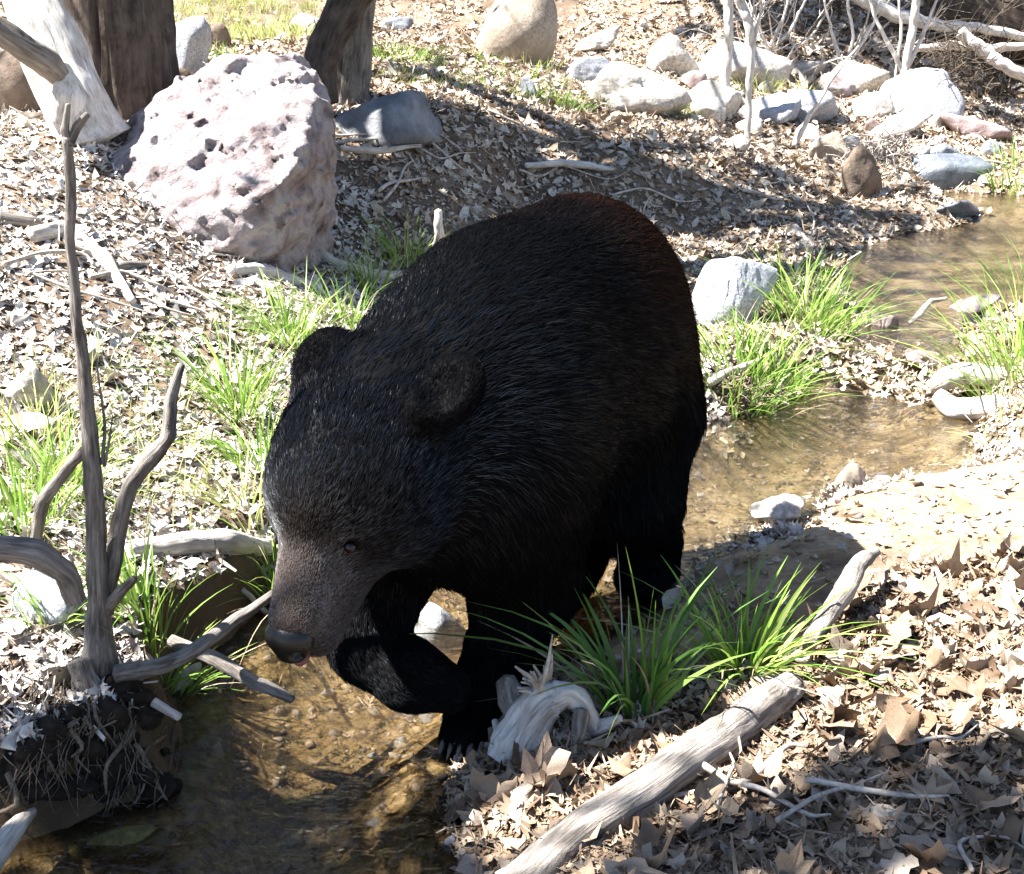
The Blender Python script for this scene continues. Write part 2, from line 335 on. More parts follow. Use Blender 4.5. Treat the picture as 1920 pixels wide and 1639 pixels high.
# ground: brown soil with sand near the creek
m, t, b = newmat('soil'); c = coord(t); M['soil'] = m
n = noise(t, c, 2.2, 8, .6); r = ramp(t, [(.32, (.10, .07, .045)), (.5, (.20, .145, .10)), (.68, (.34, .27, .19))]); t.links.new(n.outputs[0], r.inputs[0])
n2 = noise(t, c, 55, 5, .7); r2 = ramp(t, [(.3, (.35, .3, .27)), (.62, (1, 1, 1))]); t.links.new(n2.outputs[0], r2.inputs[0])
at = t.nodes.new('ShaderNodeAttribute'); at.attribute_name = 'sand'
ns = noise(t, c, 5, 7, .65, .8); rs = ramp(t, [(.3, (.22, .15, .08)), (.48, (.42, .31, .19)), (.66, (.52, .41, .27))]); t.links.new(ns.outputs[0], rs.inputs[0])
ab = t.nodes.new('ShaderNodeAttribute'); ab.attribute_name = 'bed'
nb = noise(t, mapping(t, c, (1, 1.35, 1), (0, 0, .5)), 30, 8, .8, .5); rb = ramp(t, [(.36, (.028, .018, .009)), (.44, (.14, .09, .036)), (.50, (.42, .30, .14)), (.60, (.62, .49, .29))]); t.links.new(nb.outputs[0], rb.inputs[0])  # golden sand and dark gravel; strong mottling also imitates caustic light
nb2 = noise(t, c, 1.7, 3, .5); rb2 = ramp(t, [(.36, (.35, .32, .28)), (.55, (1, 1, 1))]); t.links.new(nb2.outputs[0], rb2.inputs[0])
base = mix(t, .8, r.outputs[0], r2.outputs[0], 'MULTIPLY')
sandc = mix(t, .6, rs.outputs[0], r2.outputs[0], 'MULTIPLY')
vo = t.nodes.new('ShaderNodeTexVoronoi'); vo.inputs['Scale'].default_value = 75; t.links.new(c, vo.inputs['Vector']); sx = t.nodes.new('ShaderNodeSeparateColor'); t.links.new(vo.outputs['Color'], sx.inputs[0])
rv = ramp(t, [(0, (.25, .2, .15)), (.45, (.75, .68, .55)), (.8, (1, .95, .85)), (1, (1, .8, .55))]); t.links.new(sx.outputs[0], rv.inputs[0])
bedc = mix(t, .9, mix(t, .5, rb.outputs[0], rv.outputs[0], 'MULTIPLY'), rb2.outputs[0], 'MULTIPLY')
ad_ = t.nodes.new('ShaderNodeAttribute'); ad_.attribute_name = 'damp_shade'; base = mix(t, ad_.outputs['Fac'], base, (.014, .010, .007)); aw_ = t.nodes.new('ShaderNodeAttribute'); aw_.attribute_name = 'wet'; base = mix(t, aw_.outputs['Fac'], base, (.07, .048, .028)); sandc = mix(t, aw_.outputs['Fac'], sandc, (.13, .092, .05))  # left bank face: its own shade put into the moist soil colour
npb = noise(t, mapping(t, c, (1, 1.5, 1), (0, 0, .5)), 4.2, 9, .66, .6); rpb = ramp(t, [(.36, (.07, .05, .022)), (.45, (.20, .145, .072)), (.52, (.36, .28, .165)), (.64, (.50, .42, .28))]); t.links.new(npb.outputs[0], rpb.inputs[0]); apb = t.nodes.new('ShaderNodeAttribute'); apb.attribute_name = 'silt'
bedc = mix(t, apb.outputs['Fac'], bedc, mix(t, .35, rpb.outputs[0], rv.outputs[0], 'MULTIPLY'))
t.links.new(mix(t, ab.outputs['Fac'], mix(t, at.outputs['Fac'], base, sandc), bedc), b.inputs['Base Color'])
b.inputs['Roughness'].default_value = .9; b.inputs['Specular IOR Level'].default_value = .2
n3 = noise(t, c, 40, 9, .7); bump(t, n3.outputs[0], .9, .012, b)

# water: clear sheet, reflecting by the angle of view, slightly brown
m = bpy.data.materials.new('creek_water'); m.use_nodes = True; t = m.node_tree; t.nodes.clear(); M['water'] = m
out = t.nodes.new('ShaderNodeOutputMaterial'); tr = t.nodes.new('ShaderNodeBsdfTransparent'); tr.inputs[0].default_value = (.975, .95, .88, 1)
gl = t.nodes.new('ShaderNodeBsdfGlossy'); gl.inputs['Roughness'].default_value = .015; fr = t.nodes.new('ShaderNodeFresnel'); fr.inputs[0].default_value = 1.5
ms = t.nodes.new('ShaderNodeMixShader'); c = coord(t)
n1 = noise(t, mapping(t, c, (1, 2.0, 1), (0, 0, .45)), 14, 4, .55, .8); n2 = noise(t, mapping(t, c, (1, 1.8, 1), (0, 0, .45)), 55, 3, .5, .4)
ad = t.nodes.new('ShaderNodeMath'); ad.operation = 'MULTIPLY_ADD'; ad.inputs[1].default_value = .3
t.links.new(n2.outputs[0], ad.inputs[0]); t.links.new(n1.outputs[0], ad.inputs[2])
bp = t.nodes.new('ShaderNodeBump'); bp.inputs['Strength'].default_value = .9; bp.inputs['Distance'].default_value = .010; t.links.new(ad.outputs[0], bp.inputs['Height'])
t.links.new(bp.outputs[0], fr.inputs['Normal']); t.links.new(bp.outputs[0], gl.inputs['Normal'])
rf = t.nodes.new('ShaderNodeBsdfRefraction'); rf.inputs['IOR'].default_value = 1.33; rf.inputs['Roughness'].default_value = 0.0; rf.inputs['Color'].default_value = (.97, .94, .86, 1); t.links.new(bp.outputs[0], rf.inputs['Normal'])
mr = t.nodes.new('ShaderNodeMixShader'); mr.inputs[0].default_value = .36; t.links.new(tr.outputs[0], mr.inputs[1]); t.links.new(rf.outputs[0], mr.inputs[2])
t.links.new(fr.outputs[0], ms.inputs[0]); t.links.new(mr.outputs[0], ms.inputs[1]); t.links.new(gl.outputs[0], ms.inputs[2]); t.links.new(ms.outputs[0], out.inputs[0])

# ------------------------------------------------------------------ ground sheet and water sheet
ys = np.concatenate([np.linspace(-9, .5, 14), np.geomspace(.62, 12, 430), np.geomspace(12.4, 110, 40)])
us = np.linspace(-1, 1, 380); us = us * (.55 + .45 * us * us)
X = us[None] * (2.6 + .95 * np.maximum(ys, 0))[:, None] * 1.15; Yg = ys[:, None] + 0 * X
Z, D = ground(X, Yg); ny, nx = X.shape
idx = np.arange(nx * ny).reshape(ny, nx)
F = np.stack([idx[:-1, :-1], idx[:-1, 1:], idx[1:, 1:], idx[1:, :-1]], -1).reshape(-1, 4)
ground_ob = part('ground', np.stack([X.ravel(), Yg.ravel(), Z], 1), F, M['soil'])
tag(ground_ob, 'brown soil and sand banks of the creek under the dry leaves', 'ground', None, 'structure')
pp, _ = proj(np.stack([X.ravel(), np.maximum(Yg.ravel(), .3), Z], 1))
SAND = [(1240, 1060), (1300, 1010), (1420, 990), (1600, 890), (1920, 850), (2200, 850), (2200, 1050), (1920, 1080), (1700, 1090), (1620, 1180), (1500, 1230), (1250, 1230), (1100, 1250)]
sand = np.clip(in_poly(SAND, pp[:, 0], pp[:, 1]) * 1.0 + .7 * smooth(.12, 0, D) * (Yg.ravel() > 1), 0, 1) * smooth(-.25, .15, fbm(np.stack([X.ravel() * 5, Yg.ravel() * 5, Z], 1), 3) + .15)
for nm, val in (('sand', sand), ('bed', smooth(.004, -.03, D)), ('wet', smooth(.075, .02, D + .03 * fbm(np.stack([X.ravel() * 9, Yg.ravel() * 9, Z], 1), 2)) * (Yg.ravel() > .9)), ('silt', smooth(2.3, 2.7, Yg.ravel())), ('damp_shade', smooth(.17, .06, D) * (X.ravel() < -.3) * (Yg.ravel() < 2.35))):
    a = ground_ob.data.attributes.new(nm, 'FLOAT', 'POINT'); a.data.foreach_set('value', val.astype(np.float32))

wy = np.geomspace(1.0, 8.2, 420); wu = np.linspace(-1, 1, 330); WX = wu[None] * (.5 + .55 * wy)[:, None]; WY = wy[:, None] + 0 * WX
gz, gd = ground(WX, WY); WZ = water_z(WX, WY).ravel()
q = np.stack([WX.ravel(), WY.ravel(), WZ], 1)
flow = np.stack([(q[:, 0] * .85 - q[:, 1] * .5) * 16, (q[:, 0] * .5 + q[:, 1] * .85) * 8, 0 * WZ], 1)
casc = np.exp(-((q[:, 1] - 3.82) / .22) ** 2)
WZ2 = WZ + (.0042 + .010 * casc) * fbm(flow, 3) + .0028 * fbm(flow * 2.7 + 5, 2) + .0012 * pnoise(q * 38)
for (cx_, cy_, a_) in [(-.05, 1.79, .006), (-.10, 1.77, .004), (.33, 2.40, .005), (.09, 2.3, .005)]:
    rr = np.hypot(q[:, 0] - cx_, q[:, 1] - cy_); WZ2 += a_ * np.sin(rr * 120) * np.exp(-rr * 9)
idx = np.arange(len(q)).reshape(WX.shape); F = np.stack([idx[:-1, :-1], idx[:-1, 1:], idx[1:, 1:], idx[1:, :-1]], -1).reshape(-1, 4)
keep = (gd[F].min(1) < .05); F = F[keep]; used, inv = np.unique(F, return_inverse=True)
water = part('water', np.stack([q[:, 0], q[:, 1], WZ2], 1)[used], inv.reshape(F.shape), M['water'])
tag(water, 'shallow clear creek water over a golden sandy bed', 'creek', None, 'structure')
print('terrain', round(time.time() - T0, 1))
# ------------------------------------------------------------------ implicit bodies
def surface_nets(Fd, org, h):
    s = Fd < 0; nx, ny, nz = Fd.shape; acc = np.zeros((nx - 1, ny - 1, nz - 1, 3)); cnt = np.zeros((nx - 1, ny - 1, nz - 1))
    for ax in range(3):
        o1, o2 = [k for k in range(3) if k != ax]
        for a in (0, 1):
            for b_ in (0, 1):
                sl0 = [None] * 3; sl1 = [None] * 3
                sl0[ax] = slice(0, -1); sl1[ax] = slice(1, None)
                for o, e in ((o1, a), (o2, b_)):
                    sl0[o] = sl1[o] = slice(e, Fd.shape[o] - 1 + e)
                f0, f1 = Fd[tuple(sl0)], Fd[tuple(sl1)]; cr = (f0 < 0) != (f1 < 0)
                tt = np.where(cr, f0 / np.where(cr, f0 - f1, 1), 0); cnt += cr
                acc[..., ax] += tt * cr; acc[..., o1] += a * cr; acc[..., o2] += b_ * cr
    on = cnt > 0; ids = np.full(on.shape, -1); ids[on] = np.arange(on.sum()); ijk = np.argwhere(on)
    V = org + h * (ijk + acc[on] / cnt[on][:, None]); faces = []
    for ax in range(3):
        o1, o2 = (ax + 1) % 3, (ax + 2) % 3
        sl0 = [slice(None)] * 3; sl1 = [slice(None)] * 3; sl0[ax] = slice(0, -1); sl1[ax] = slice(1, None)
        a, b_ = s[tuple(sl0)], s[tuple(sl1)]; e = np.argwhere(a != b_)
        e = e[(e[:, o1] > 0) & (e[:, o2] > 0) & (e[:, o1] < Fd.shape[o1] - 1) & (e[:, o2] < Fd.shape[o2] - 1)]
        ins = a[tuple(e.T)]; g = []
        for d1, d2 in ((1, 1), (0, 1), (0, 0), (1, 0)):
            k = e.copy(); k[:, o1] -= d1; k[:, o2] -= d2; g.append(ids[tuple(k.T)])
        g = np.stack(g, 1); g[~ins] = g[~ins][:, ::-1]; faces.append(g)
    return V, np.concatenate(faces)
class Ell:
    def __init__(s, c, r, ax=None, flow=(0, 0, -1), ln=.03, k=.05, **kw):
        s.c = np.array(c, float); s.r = np.array(r, float); s.A = np.eye(3) if ax is None else np.array(ax, float); s.flow = np.array(flow, float); s.ln = ln; s.k = k; s.kw = kw
    def d(s, p):
        q = (p - s.c) @ s.A.T; k0 = np.linalg.norm(q / s.r, axis=-1); k1 = np.linalg.norm(q / s.r ** 2, axis=-1) + 1e-9
        return k0 * (k0 - 1) / k1
class Cone:
    def __init__(s, a, b, ra, rb, flow=None, ln=.03, k=.05, **kw):
        s.a = np.array(a, float); s.b = np.array(b, float); s.ra = ra; s.rb = rb; s.k = k; s.ln = ln; s.kw = kw
        s.flow = np.array(flow if flow is not None else (s.b - s.a) / np.linalg.norm(s.b - s.a), float)
    def d(s, p):
        ab = s.b - s.a; t = np.clip(((p - s.a) @ ab) / (ab @ ab), 0, 1)
        return np.linalg.norm(p - s.a - t[..., None] * ab, axis=-1) - (s.ra + (s.rb - s.ra) * t)
def implicit(prims, lo, hi, h, disp=None):
    """blend the primitives on a grid, each only near its own bounds, and mesh the zero level"""
    g = [np.arange(lo[k], hi[k] + h, h) for k in range(3)]; D_ = np.full([len(q) for q in g], .25)
    for q_ in prims:
        if isinstance(q_, Ell): a_, b_ = q_.c - q_.r.max() - .1, q_.c + q_.r.max() + .1
        else: mr = max(q_.ra, q_.rb) + .1; a_, b_ = np.minimum(q_.a, q_.b) - mr, np.maximum(q_.a, q_.b) + mr
        sl = tuple(slice(*np.searchsorted(g[k], (a_[k], b_[k]))) for k in range(3))
        p = np.stack(np.meshgrid(*[g[k][sl[k]] for k in range(3)], indexing='ij'), -1)
        if 0 in p.shape: continue
        o = D_[sl]; d_ = q_.d(p)
        if q_.kw.get('cut'): hh = np.clip(.5 - .5 * (o + d_) / q_.k, 0, 1); D_[sl] = o + (-d_ - o) * hh + q_.k * hh * (1 - hh)
        else: hh = np.clip(.5 + .5 * (o - d_) / q_.k, 0, 1); D_[sl] = o + (d_ - o) * hh - q_.k * hh * (1 - hh)
    if disp is not None:
        p = np.stack(np.meshgrid(*g, indexing='ij'), -1); near = np.abs(D_) < .12; D_[near] += disp(p[near])
    return surface_nets(D_, np.array(lo), h)
def frame(fwd, up=(0, 0, 1)):
    f = np.array(fwd, float); f /= np.linalg.norm(f); l = np.cross(up, f); l /= np.linalg.norm(l); u = np.cross(f, l); return np.array([f, l, u])

# ------------------------------------------------------------------ the bear
HD = np.array([-.45, -.89, 0.0]); HD /= np.linalg.norm(HD); LF = np.array([-HD[1], HD[0], 0]); BK = -HD
A = frame(HD)
tail = BK + np.array([0, 0, -.25])
# head frame: nose line and ear line
occ = P(735, 735, 1.80); nose = P(548, 1190, 1.53)
hf = nose - occ; hf /= np.linalg.norm(hf); eL = P(842, 742, 1.675); eR = P(600, 688, 1.80)
hl = eL - eR; hl -= hf * (hl @ hf); hl /= np.linalg.norm(hl); hu = np.cross(hf, hl); HA = np.array([hf, hl, hu])   # hu: out of the forehead
sk = P(672, 868, 1.70)
up_b = -hf
PR = [
 Ell(P(1082, 632, 2.33), (.27, .228, .285), A, tail, .045, .06),                      # rump
 Ell(P(1140, 700, 2.42), (.16, .185, .22), A, tail + np.array([0, 0, -.5]), .045, .06),
 Ell(P(962, 678, 2.14), (.32, .240, .265), A, BK + np.array([0, 0, -.3]), .045, .08, gl=.7), # barrel
 Ell(P(905, 805, 1.97), (.24, .23, .262), A, BK + np.array([0, 0, -.25]), .045, .08, gl=.8), # shoulders
 Ell(P(862, 700, 1.98), (.18, .155, .15), A, BK + np.array([0, 0, -.1]), .045, .08, gl=6.0),   # withers
 Cone(P(860, 790, 1.93), P(735, 805, 1.80), .195, .155, BK + np.array([.1, 0, .1]), .045, .08, gl=5.0),   # neck
 Cone(P(865, 935, 1.87), P(765, 930, 1.79), .135, .115, np.array([.2, .3, -.8]), .045, .08, gl=.3),   # throat, chest
 Ell(sk, (.15, .130, .115), HA, up_b + .15 * hu, .018, .05, gl=3.6),                                 # skull
 Ell(sk + hf * .03 + hl * .06 - hu * .035, (.11, .075, .09), HA, up_b + hl * .5, .024, .05),  # cheeks
 Ell(sk + hf * .03 - hl * .065 - hu * .035, (.11, .07, .09), HA, up_b - hl * .5, .024, .05),
 Ell(P(595, 925, 1.615), (.07, .062, .05), HA, up_b, .010, .04, gl=11.0),                              # brow
 Ell(sk + hf * .080 - hu * .036, (.075, .072, .058), HA, up_b, .012, .04),
 Cone(P(592, 1030, 1.60), P(556, 1160, 1.545), .053, .041, up_b, .0045, .022, tan=1, gl=9.0),            # muzzle
 Cone(P(640, 1060, 1.64), P(595, 1185, 1.575), .055, .036, up_b, .008, .03, tan=.35),                      # lower jaw
 Cone(eR + hf * .03 + hl * .02, eR, .04, .03, -hf, .012, .03, gl=0.0),
 Ell(eR - hf * .012, (.061, .052, .025), np.array([hf, hl, hu]), -hf, .0075, .016, gl=0.05),
 Cone(eL + hf * .03 - hl * .02, eL, .04, .03, -hf, .012, .03, gl=0.0),
 Ell(eL - hf * .012, (.061, .052, .025), np.array([hf, hl, hu]), -hf, .0075, .016, gl=0.05),
 Ell(eR + hu * .030, (.044, .036, .020), np.array([hf, hl, hu]), -hf, .010, .012, cut=1),
 Ell(eL + hu * .030, (.044, .036, .020), np.array([hf, hl, hu]), -hf, .010, .012, cut=1),
 # planted left fore leg
 Cone(P(945, 900, 1.87), P(985, 1080, 1.92), .15, .095, None, .04, .06, gl=.5),
 Cone(P(985, 1080, 1.92), P(930, 1275, 1.85), .09, .060, None, .03, .05, gl=.5),
 Cone(P(930, 1275, 1.85), P(905, 1350, 1.80), .060, .060, None, .018, .03, gl=.5),
 Cone(P(900, 1360, 1.80), P(875, 1385, 1.745), .056, .046, None, .012, .03, gl=.5),
 # lifted right fore leg: forearm down to a bent wrist, paw folded back
 Cone(P(755, 945, 1.87), P(722, 1080, 1.86), .118, .075, None, .035, .05, gl=.5),
 Cone(P(722, 1080, 1.86), P(688, 1205, 1.78), .070, .055, None, .028, .04, gl=.5),
 Cone(P(690, 1215, 1.78), P(770, 1268, 1.74), .058, .054, None, .014, .03, gl=.5),
 Cone(P(770, 1265, 1.74), P(838, 1290, 1.72), .052, .040, None, .010, .03, gl=.5),
 # near hind leg
 Cone(P(1160, 800, 2.34), P(1165, 930, 2.27), .175, .12, None, .045, .06, gl=.5),
 Cone(P(1175, 930, 2.28), P(1216, 1005, 2.41), .108, .064, None, .035, .05, gl=.5),
 Cone(P(1216, 1005, 2.41), P(1216, 1058, 2.40), .066, .058, None, .02, .03, gl=.5),
 Cone(P(1222, 1060, 2.42), P(1195, 1085, 2.30), .054, .048, None, .014, .03),
 # far hind leg
 Cone(P(1060, 830, 2.36), P(1040, 960, 2.27), .17, .11, None, .045, .06, gl=.5),
 Cone(P(1040, 960, 2.27), P(1075, 1040, 2.40), .095, .064, None, .03, .05, gl=.5),
 Cone(P(1075, 1040, 2.40), P(1060, 1100, 2.36), .062, .056, None, .02, .03, gl=.5),
 Cone(P(1060, 1100, 2.36), P(1030, 1130, 2.25), .05, .044, None, .014, .03, gl=.5),
 Ell(P(1210, 560, 2.62), (.05, .035, .05), A, (0, 0.3, -1), .04, .03),                # tail
]
lo, hi = (-.55, 1.38, -.09), (.62, 2.80, .98)
BV, BF = implicit(PR, lo, hi, .0088)
print('bear', len(BV), BV.min(0), BV.max(0), round(time.time() - T0, 1))

# coat colour of the skin under the fur: tan on the muzzle
def prim_weights(p):
    wt = np.stack([np.exp(-np.maximum(q_.d(p), -.01) / .022) * (0 if q_.kw.get('cut') else 1) for q_ in PR], 1); return wt / (wt.sum(1)[:, None] + 1e-12)
WT = prim_weights(BV)
TAN = WT @ np.array([q_.kw.get('tan', 0.0) for q_ in PR]); LEN = WT @ np.array([q_.ln for q_ in PR]); GLS = WT @ np.array([q_.kw.get('gl', 1.0) for q_ in PR]); FLOW = WT @ np.array([q_.flow / np.linalg.norm(q_.flow) for q_ in PR])
bear = thing('black_bear', (BV[:, 0].mean(), BV[:, 1].mean(), 0), 'large black bear with a brown muzzle wading across the creek, head lowered', 'bear')
m, t, b = newmat('bear_skin'); M['bear_skin'] = m
a_ = t.nodes.new('ShaderNodeAttribute'); a_.attribute_name = 'tan'
t.links.new(mix(t, a_.outputs['Fac'], (.0012, .0011, .0011), (.040, .030, .025)), b.inputs['Base Color']); b.inputs['Roughness'].default_value = .7; b.inputs['Specular IOR Level'].default_value = .05
BODY = body = part('body', BV, BF, M['bear_skin'], bear)
at_ = body.data.attributes.new('tan', 'FLOAT', 'POINT'); at_.data.foreach_set('value', np.clip(TAN * 1.3, 0, 1).astype(np.float32))
# fur: short curved hairs combed along the body
NH = 215000
tri = np.concatenate([BF[:, [0, 1, 2]], BF[:, [0, 2, 3]]]); e1 = BV[tri[:, 1]] - BV[tri[:, 0]]; e2 = BV[tri[:, 2]] - BV[tri[:, 0]]; cr = np.cross(e1, e2); ar = np.linalg.norm(cr, axis=1)
short = LEN[tri[:, 0]]; pr = ar * np.where(short < .011, 6.0, np.where(short < .026, 3.6, 1.0)) * (BV[tri[:, 0], 2] > -.02); rg = np.random.default_rng(11)
ti = rg.choice(len(tri), NH, p=pr / pr.sum()); u_, v_ = rg.random(NH), rg.random(NH); fl = u_ + v_ > 1; u_[fl], v_[fl] = 1 - u_[fl], 1 - v_[fl]
rt = BV[tri[ti, 0]] + u_[:, None] * e1[ti] + v_[:, None] * e2[ti]
VN = np.zeros_like(BV)
for k in range(3): np.add.at(VN, tri[:, k], cr)
VN /= np.linalg.norm(VN, axis=1)[:, None] + 1e-12
def lerp_attr(a): return a[tri[ti, 0]] * (1 - u_ - v_).reshape(-1, *[1] * (a.ndim - 1)) + a[tri[ti, 1]] * u_.reshape(-1, *[1] * (a.ndim - 1)) + a[tri[ti, 2]] * v_.reshape(-1, *[1] * (a.ndim - 1))
nr = lerp_attr(VN); nr /= np.linalg.norm(nr, axis=1)[:, None]; ln = lerp_attr(LEN); tn = lerp_attr(TAN); fw = lerp_attr(FLOW)
EYES = []
for ep in (P(660, 1000, 1.592), P(529, 1012, 1.618)):
    k = int(np.argmin(((BV - ep) ** 2).sum(1))); EYES.append((BV[k] + VN[k] * .0035, VN[k]))
for ec, _n3 in EYES:
    kk_ = ((rt - ec) ** 2).sum(1) < .013 ** 2; ln = np.where(kk_, .001, ln)
cl = np.stack([fbm(rt * 22 + 31 * k, 2) for k in range(3)], 1)           # clumps of hair lean together
cl2 = np.stack([fbm(rt * 70 + 13 * k, 2) for k in range(3)], 1)
fw = fw - nr * (fw * nr).sum(1)[:, None]; fw /= np.linalg.norm(fw, axis=1)[:, None] + 1e-9
fw = fw + cl * .40 + cl2 * .28 + rg.normal(size=fw.shape) * .10; fw -= nr * (fw * nr).sum(1)[:, None]; fw /= np.linalg.norm(fw, axis=1)[:, None] + 1e-9
L_ = .72 * ln * (.65 + .7 * rg.random(NH)) * (1 + .5 * cl2[:, 0]); lean = .22 + .22 * rg.random(NH) + .22 * cl2[:, 1]
S_ = np.array([0, .35, .7, 1.0]); lean = np.where(ln < .03, lean + .30, lean); pts = rt[:, None] - nr[:, None] * np.where(ln < .03, .0004, .002)[:, None, None] + L_[:, None, None] * (fw[:, None] * (S_ * .35 + .65 * S_ ** 1.6)[None, :, None] + nr[:, None] * (lean[:, None] * (S_ * 1.25 - .75 * S_ ** 2))[:, :, None])
pts[..., 2] -= (L_[:, None] * .10 * S_ ** 2)
hc = bpy.data.hair_curves.new('fur'); hc.add_curves([4] * NH)
hc.attributes['position'].data.foreach_set('vector', (pts - BASE[bear]).astype(np.float32).ravel())
ra = hc.attributes.get('radius') or hc.attributes.new('radius', 'FLOAT', 'POINT')
wd = np.where(ln < .02, .00030, .00050); ra.data.foreach_set('value', (wd[:, None] * np.array([1, .95, .7, .12])).astype(np.float32).ravel())
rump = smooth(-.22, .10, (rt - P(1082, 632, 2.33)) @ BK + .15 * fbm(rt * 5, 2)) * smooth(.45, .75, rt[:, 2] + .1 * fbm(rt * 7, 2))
gls = .008 + .17 * rg.random(NH) ** 3 * (.55 + .9 * np.clip(cl[:, 0] + .45, 0, 1)) * (.75 + .6 * np.clip(cl2[:, 2], -.5, .5)); gls *= (1 - .6 * rump) * lerp_attr(GLS) * .19
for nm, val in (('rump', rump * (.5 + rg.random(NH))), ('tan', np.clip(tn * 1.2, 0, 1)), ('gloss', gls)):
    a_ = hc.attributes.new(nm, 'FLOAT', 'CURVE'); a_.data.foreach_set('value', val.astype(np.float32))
m = bpy.data.materials.new('black_fur'); m.use_nodes = True; t = m.node_tree; t.nodes.clear()
def attr_(nm): q_ = t.nodes.new('ShaderNodeAttribute'); q_.attribute_name = nm; return q_.outputs['Fac']
ho = t.nodes.new('ShaderNodeOutputMaterial'); df = t.nodes.new('ShaderNodeBsdfDiffuse'); hb = t.nodes.new('ShaderNodeBsdfHair'); hb.component = 'Reflection'
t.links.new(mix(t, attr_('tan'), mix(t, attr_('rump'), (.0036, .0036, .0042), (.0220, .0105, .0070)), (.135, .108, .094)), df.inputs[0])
hb.inputs['RoughnessU'].default_value = .17; hb.inputs['RoughnessV'].default_value = .35
t.links.new(mix(t, attr_('gloss'), (0, 0, 0), (.90, .95, 1.0)), hb.inputs['Color'])
ash = t.nodes.new('ShaderNodeAddShader'); t.links.new(df.outputs[0], ash.inputs[0]); t.links.new(hb.outputs[0], ash.inputs[1]); t.links.new(ash.outputs[0], ho.inputs[0]); hc.materials.append(m)
fur = bpy.data.objects.new('fur', hc); COL.objects.link(fur); fur.parent = body; fur['kind'] = 'stuff'

def small_mat(name, col, rough, spec=.5):
    m, t, b = newmat(name); b.inputs['Base Color'].default_value = (*col, 1); b.inputs['Roughness'].default_value = rough; b.inputs['Specular IOR Level'].default_value = spec
    n = noise(t, coord(t), 160, 4, .6); bump(t, n.outputs[0], .4, .002, b); return m
M['nose'] = small_mat('nose_leather', (.006, .0055, .0055), .38, .4); M['eye'] = small_mat('dark_eye', (.005, .0035, .003), .12, .4)
M['tongue'] = small_mat('tongue', (.17, .05, .05), .4); M['claw'] = small_mat('claw_horn', (.10, .085, .07), .4)
nt_ = P(543, 1196, 1.528)
NV, NF = implicit([Ell(nt_, (.029, .040, .032), HA, (0, 0, -1), 0, .01), Ell(nt_ + hf * .014 - hu * .014, (.020, .026, .022), HA, (0, 0, -1), 0, .012),
    Ell(nt_ + hf * .022 + hl * .02 - hu * .004, (.013, .009, .011), HA, (0, 0, -1), 0, .006, cut=1), Ell(nt_ + hf * .022 - hl * .02 - hu * .004, (.013, .009, .011), HA, (0, 0, -1), 0, .006, cut=1)], nt_ - .065, nt_ + .065, .0032)
part('nose', NV, NF, M['nose'], bear)
tq = P(566, 1230, 1.556); TV, TF = implicit([Ell(tq, (.017, .015, .006), HA, (0, 0, -1), 0, .01)], tq - .04, tq + .04, .003); tg_ = part('tongue', TV, TF, M['tongue'], bear)
for ep, _n3 in EYES:
    EV, EF = implicit([Ell(ep, (.0095, .0095, .0095), None, (0, 0, -1), 0, .01)], ep - .02, ep + .02, .0022); part('eye', EV, EF, M['eye'], bear)
for (a, b_, cnt) in ((P(866, 1392, 1.71), np.array([-.010, -.026, -.012]), 5),):
    sd_ = np.cross(b_, (0, 0, 1.0)); sd_ /= np.linalg.norm(sd_)
    for k in range(cnt):
        o_ = a + sd_ * (k - 2) * .017 + np.array([0, 0, -.004 * abs(k - 2)]); v, f = tube([o_ - b_ * .5, o_ + b_ * .3, o_ + b_ + np.array([0, 0, -.008])], [.006, .005, .0012], 6, 7, .02); part('claw', v, f, M['claw'], bear)
print('fur', round(time.time() - T0, 1))
# ------------------------------------------------------------------ rocks
def ico(sub):
    bm = bmesh.new(); bmesh.ops.create_icosphere(bm, subdivisions=sub, radius=1); v = np.array([q.co[:] for q in bm.verts]); f = [tuple(x.index for x in q.verts) for q in bm.faces]; bm.free(); return v, f
ICO = {k: ico(k) for k in (2, 3, 4, 5)}
def rock_shape(seed, size, k=18, planes=9, amp=.10, sub=4, fr=2.2, flat=0.0):
    g = np.random.default_rng(seed); d, f = ICO[sub]
    n = g.normal(size=(planes, 3)); n /= np.linalg.norm(n, axis=1)[:, None]; n = np.vstack([n, -n[:6]]); n = np.vstack([n, [[0, 0, -1]]]); off = g.uniform(.6, 1.0, len(n))
    r = (np.clip((d @ n.T) / off, 0, None) ** k).sum(1) ** (-1 / k); v = d * r[:, None]
    v += d * (amp * fbm(v * fr + seed * 5.1, 4) + amp * .35 * (np.abs(fbm(v * fr * 3 + seed, 3)) - .2))[:, None]
    v = v / np.abs(v).max(0) if planes else v
    if flat: v[:, 2] = np.where(v[:, 2] > 0, v[:, 2] * (1 - flat), v[:, 2])
    return v * np.array(size), f
def rock(cx, py, wpx, hpx, mat, label, seed, name='boulder', cat='rock', sink=.32, ratio=.75, group=None, rz=None, at=None, **kw):
    b0 = G(cx, py) if at is None else np.array(at, float); dep = depth_of(b0); W, H = wpx * dep / FPX, hpx * dep / FPX
    v, f = rock_shape(seed, (W * .53, W * .53 * ratio, H * (.5 + sink * .6)), **kw); a = (seed * 1.7 % .8 - .4) if rz is None else rz
    c, s = math.cos(a), math.sin(a); v = v @ np.array([[c, s, 0], [-s, c, 0], [0, 0, 1]])
    ctr = b0 + np.array([0, W * .5 * ratio * .85, H * (.5 - sink * .5)])
    o = part(name, v + ctr, f, M[mat], None, ctr); return tag(o, label, cat, group)

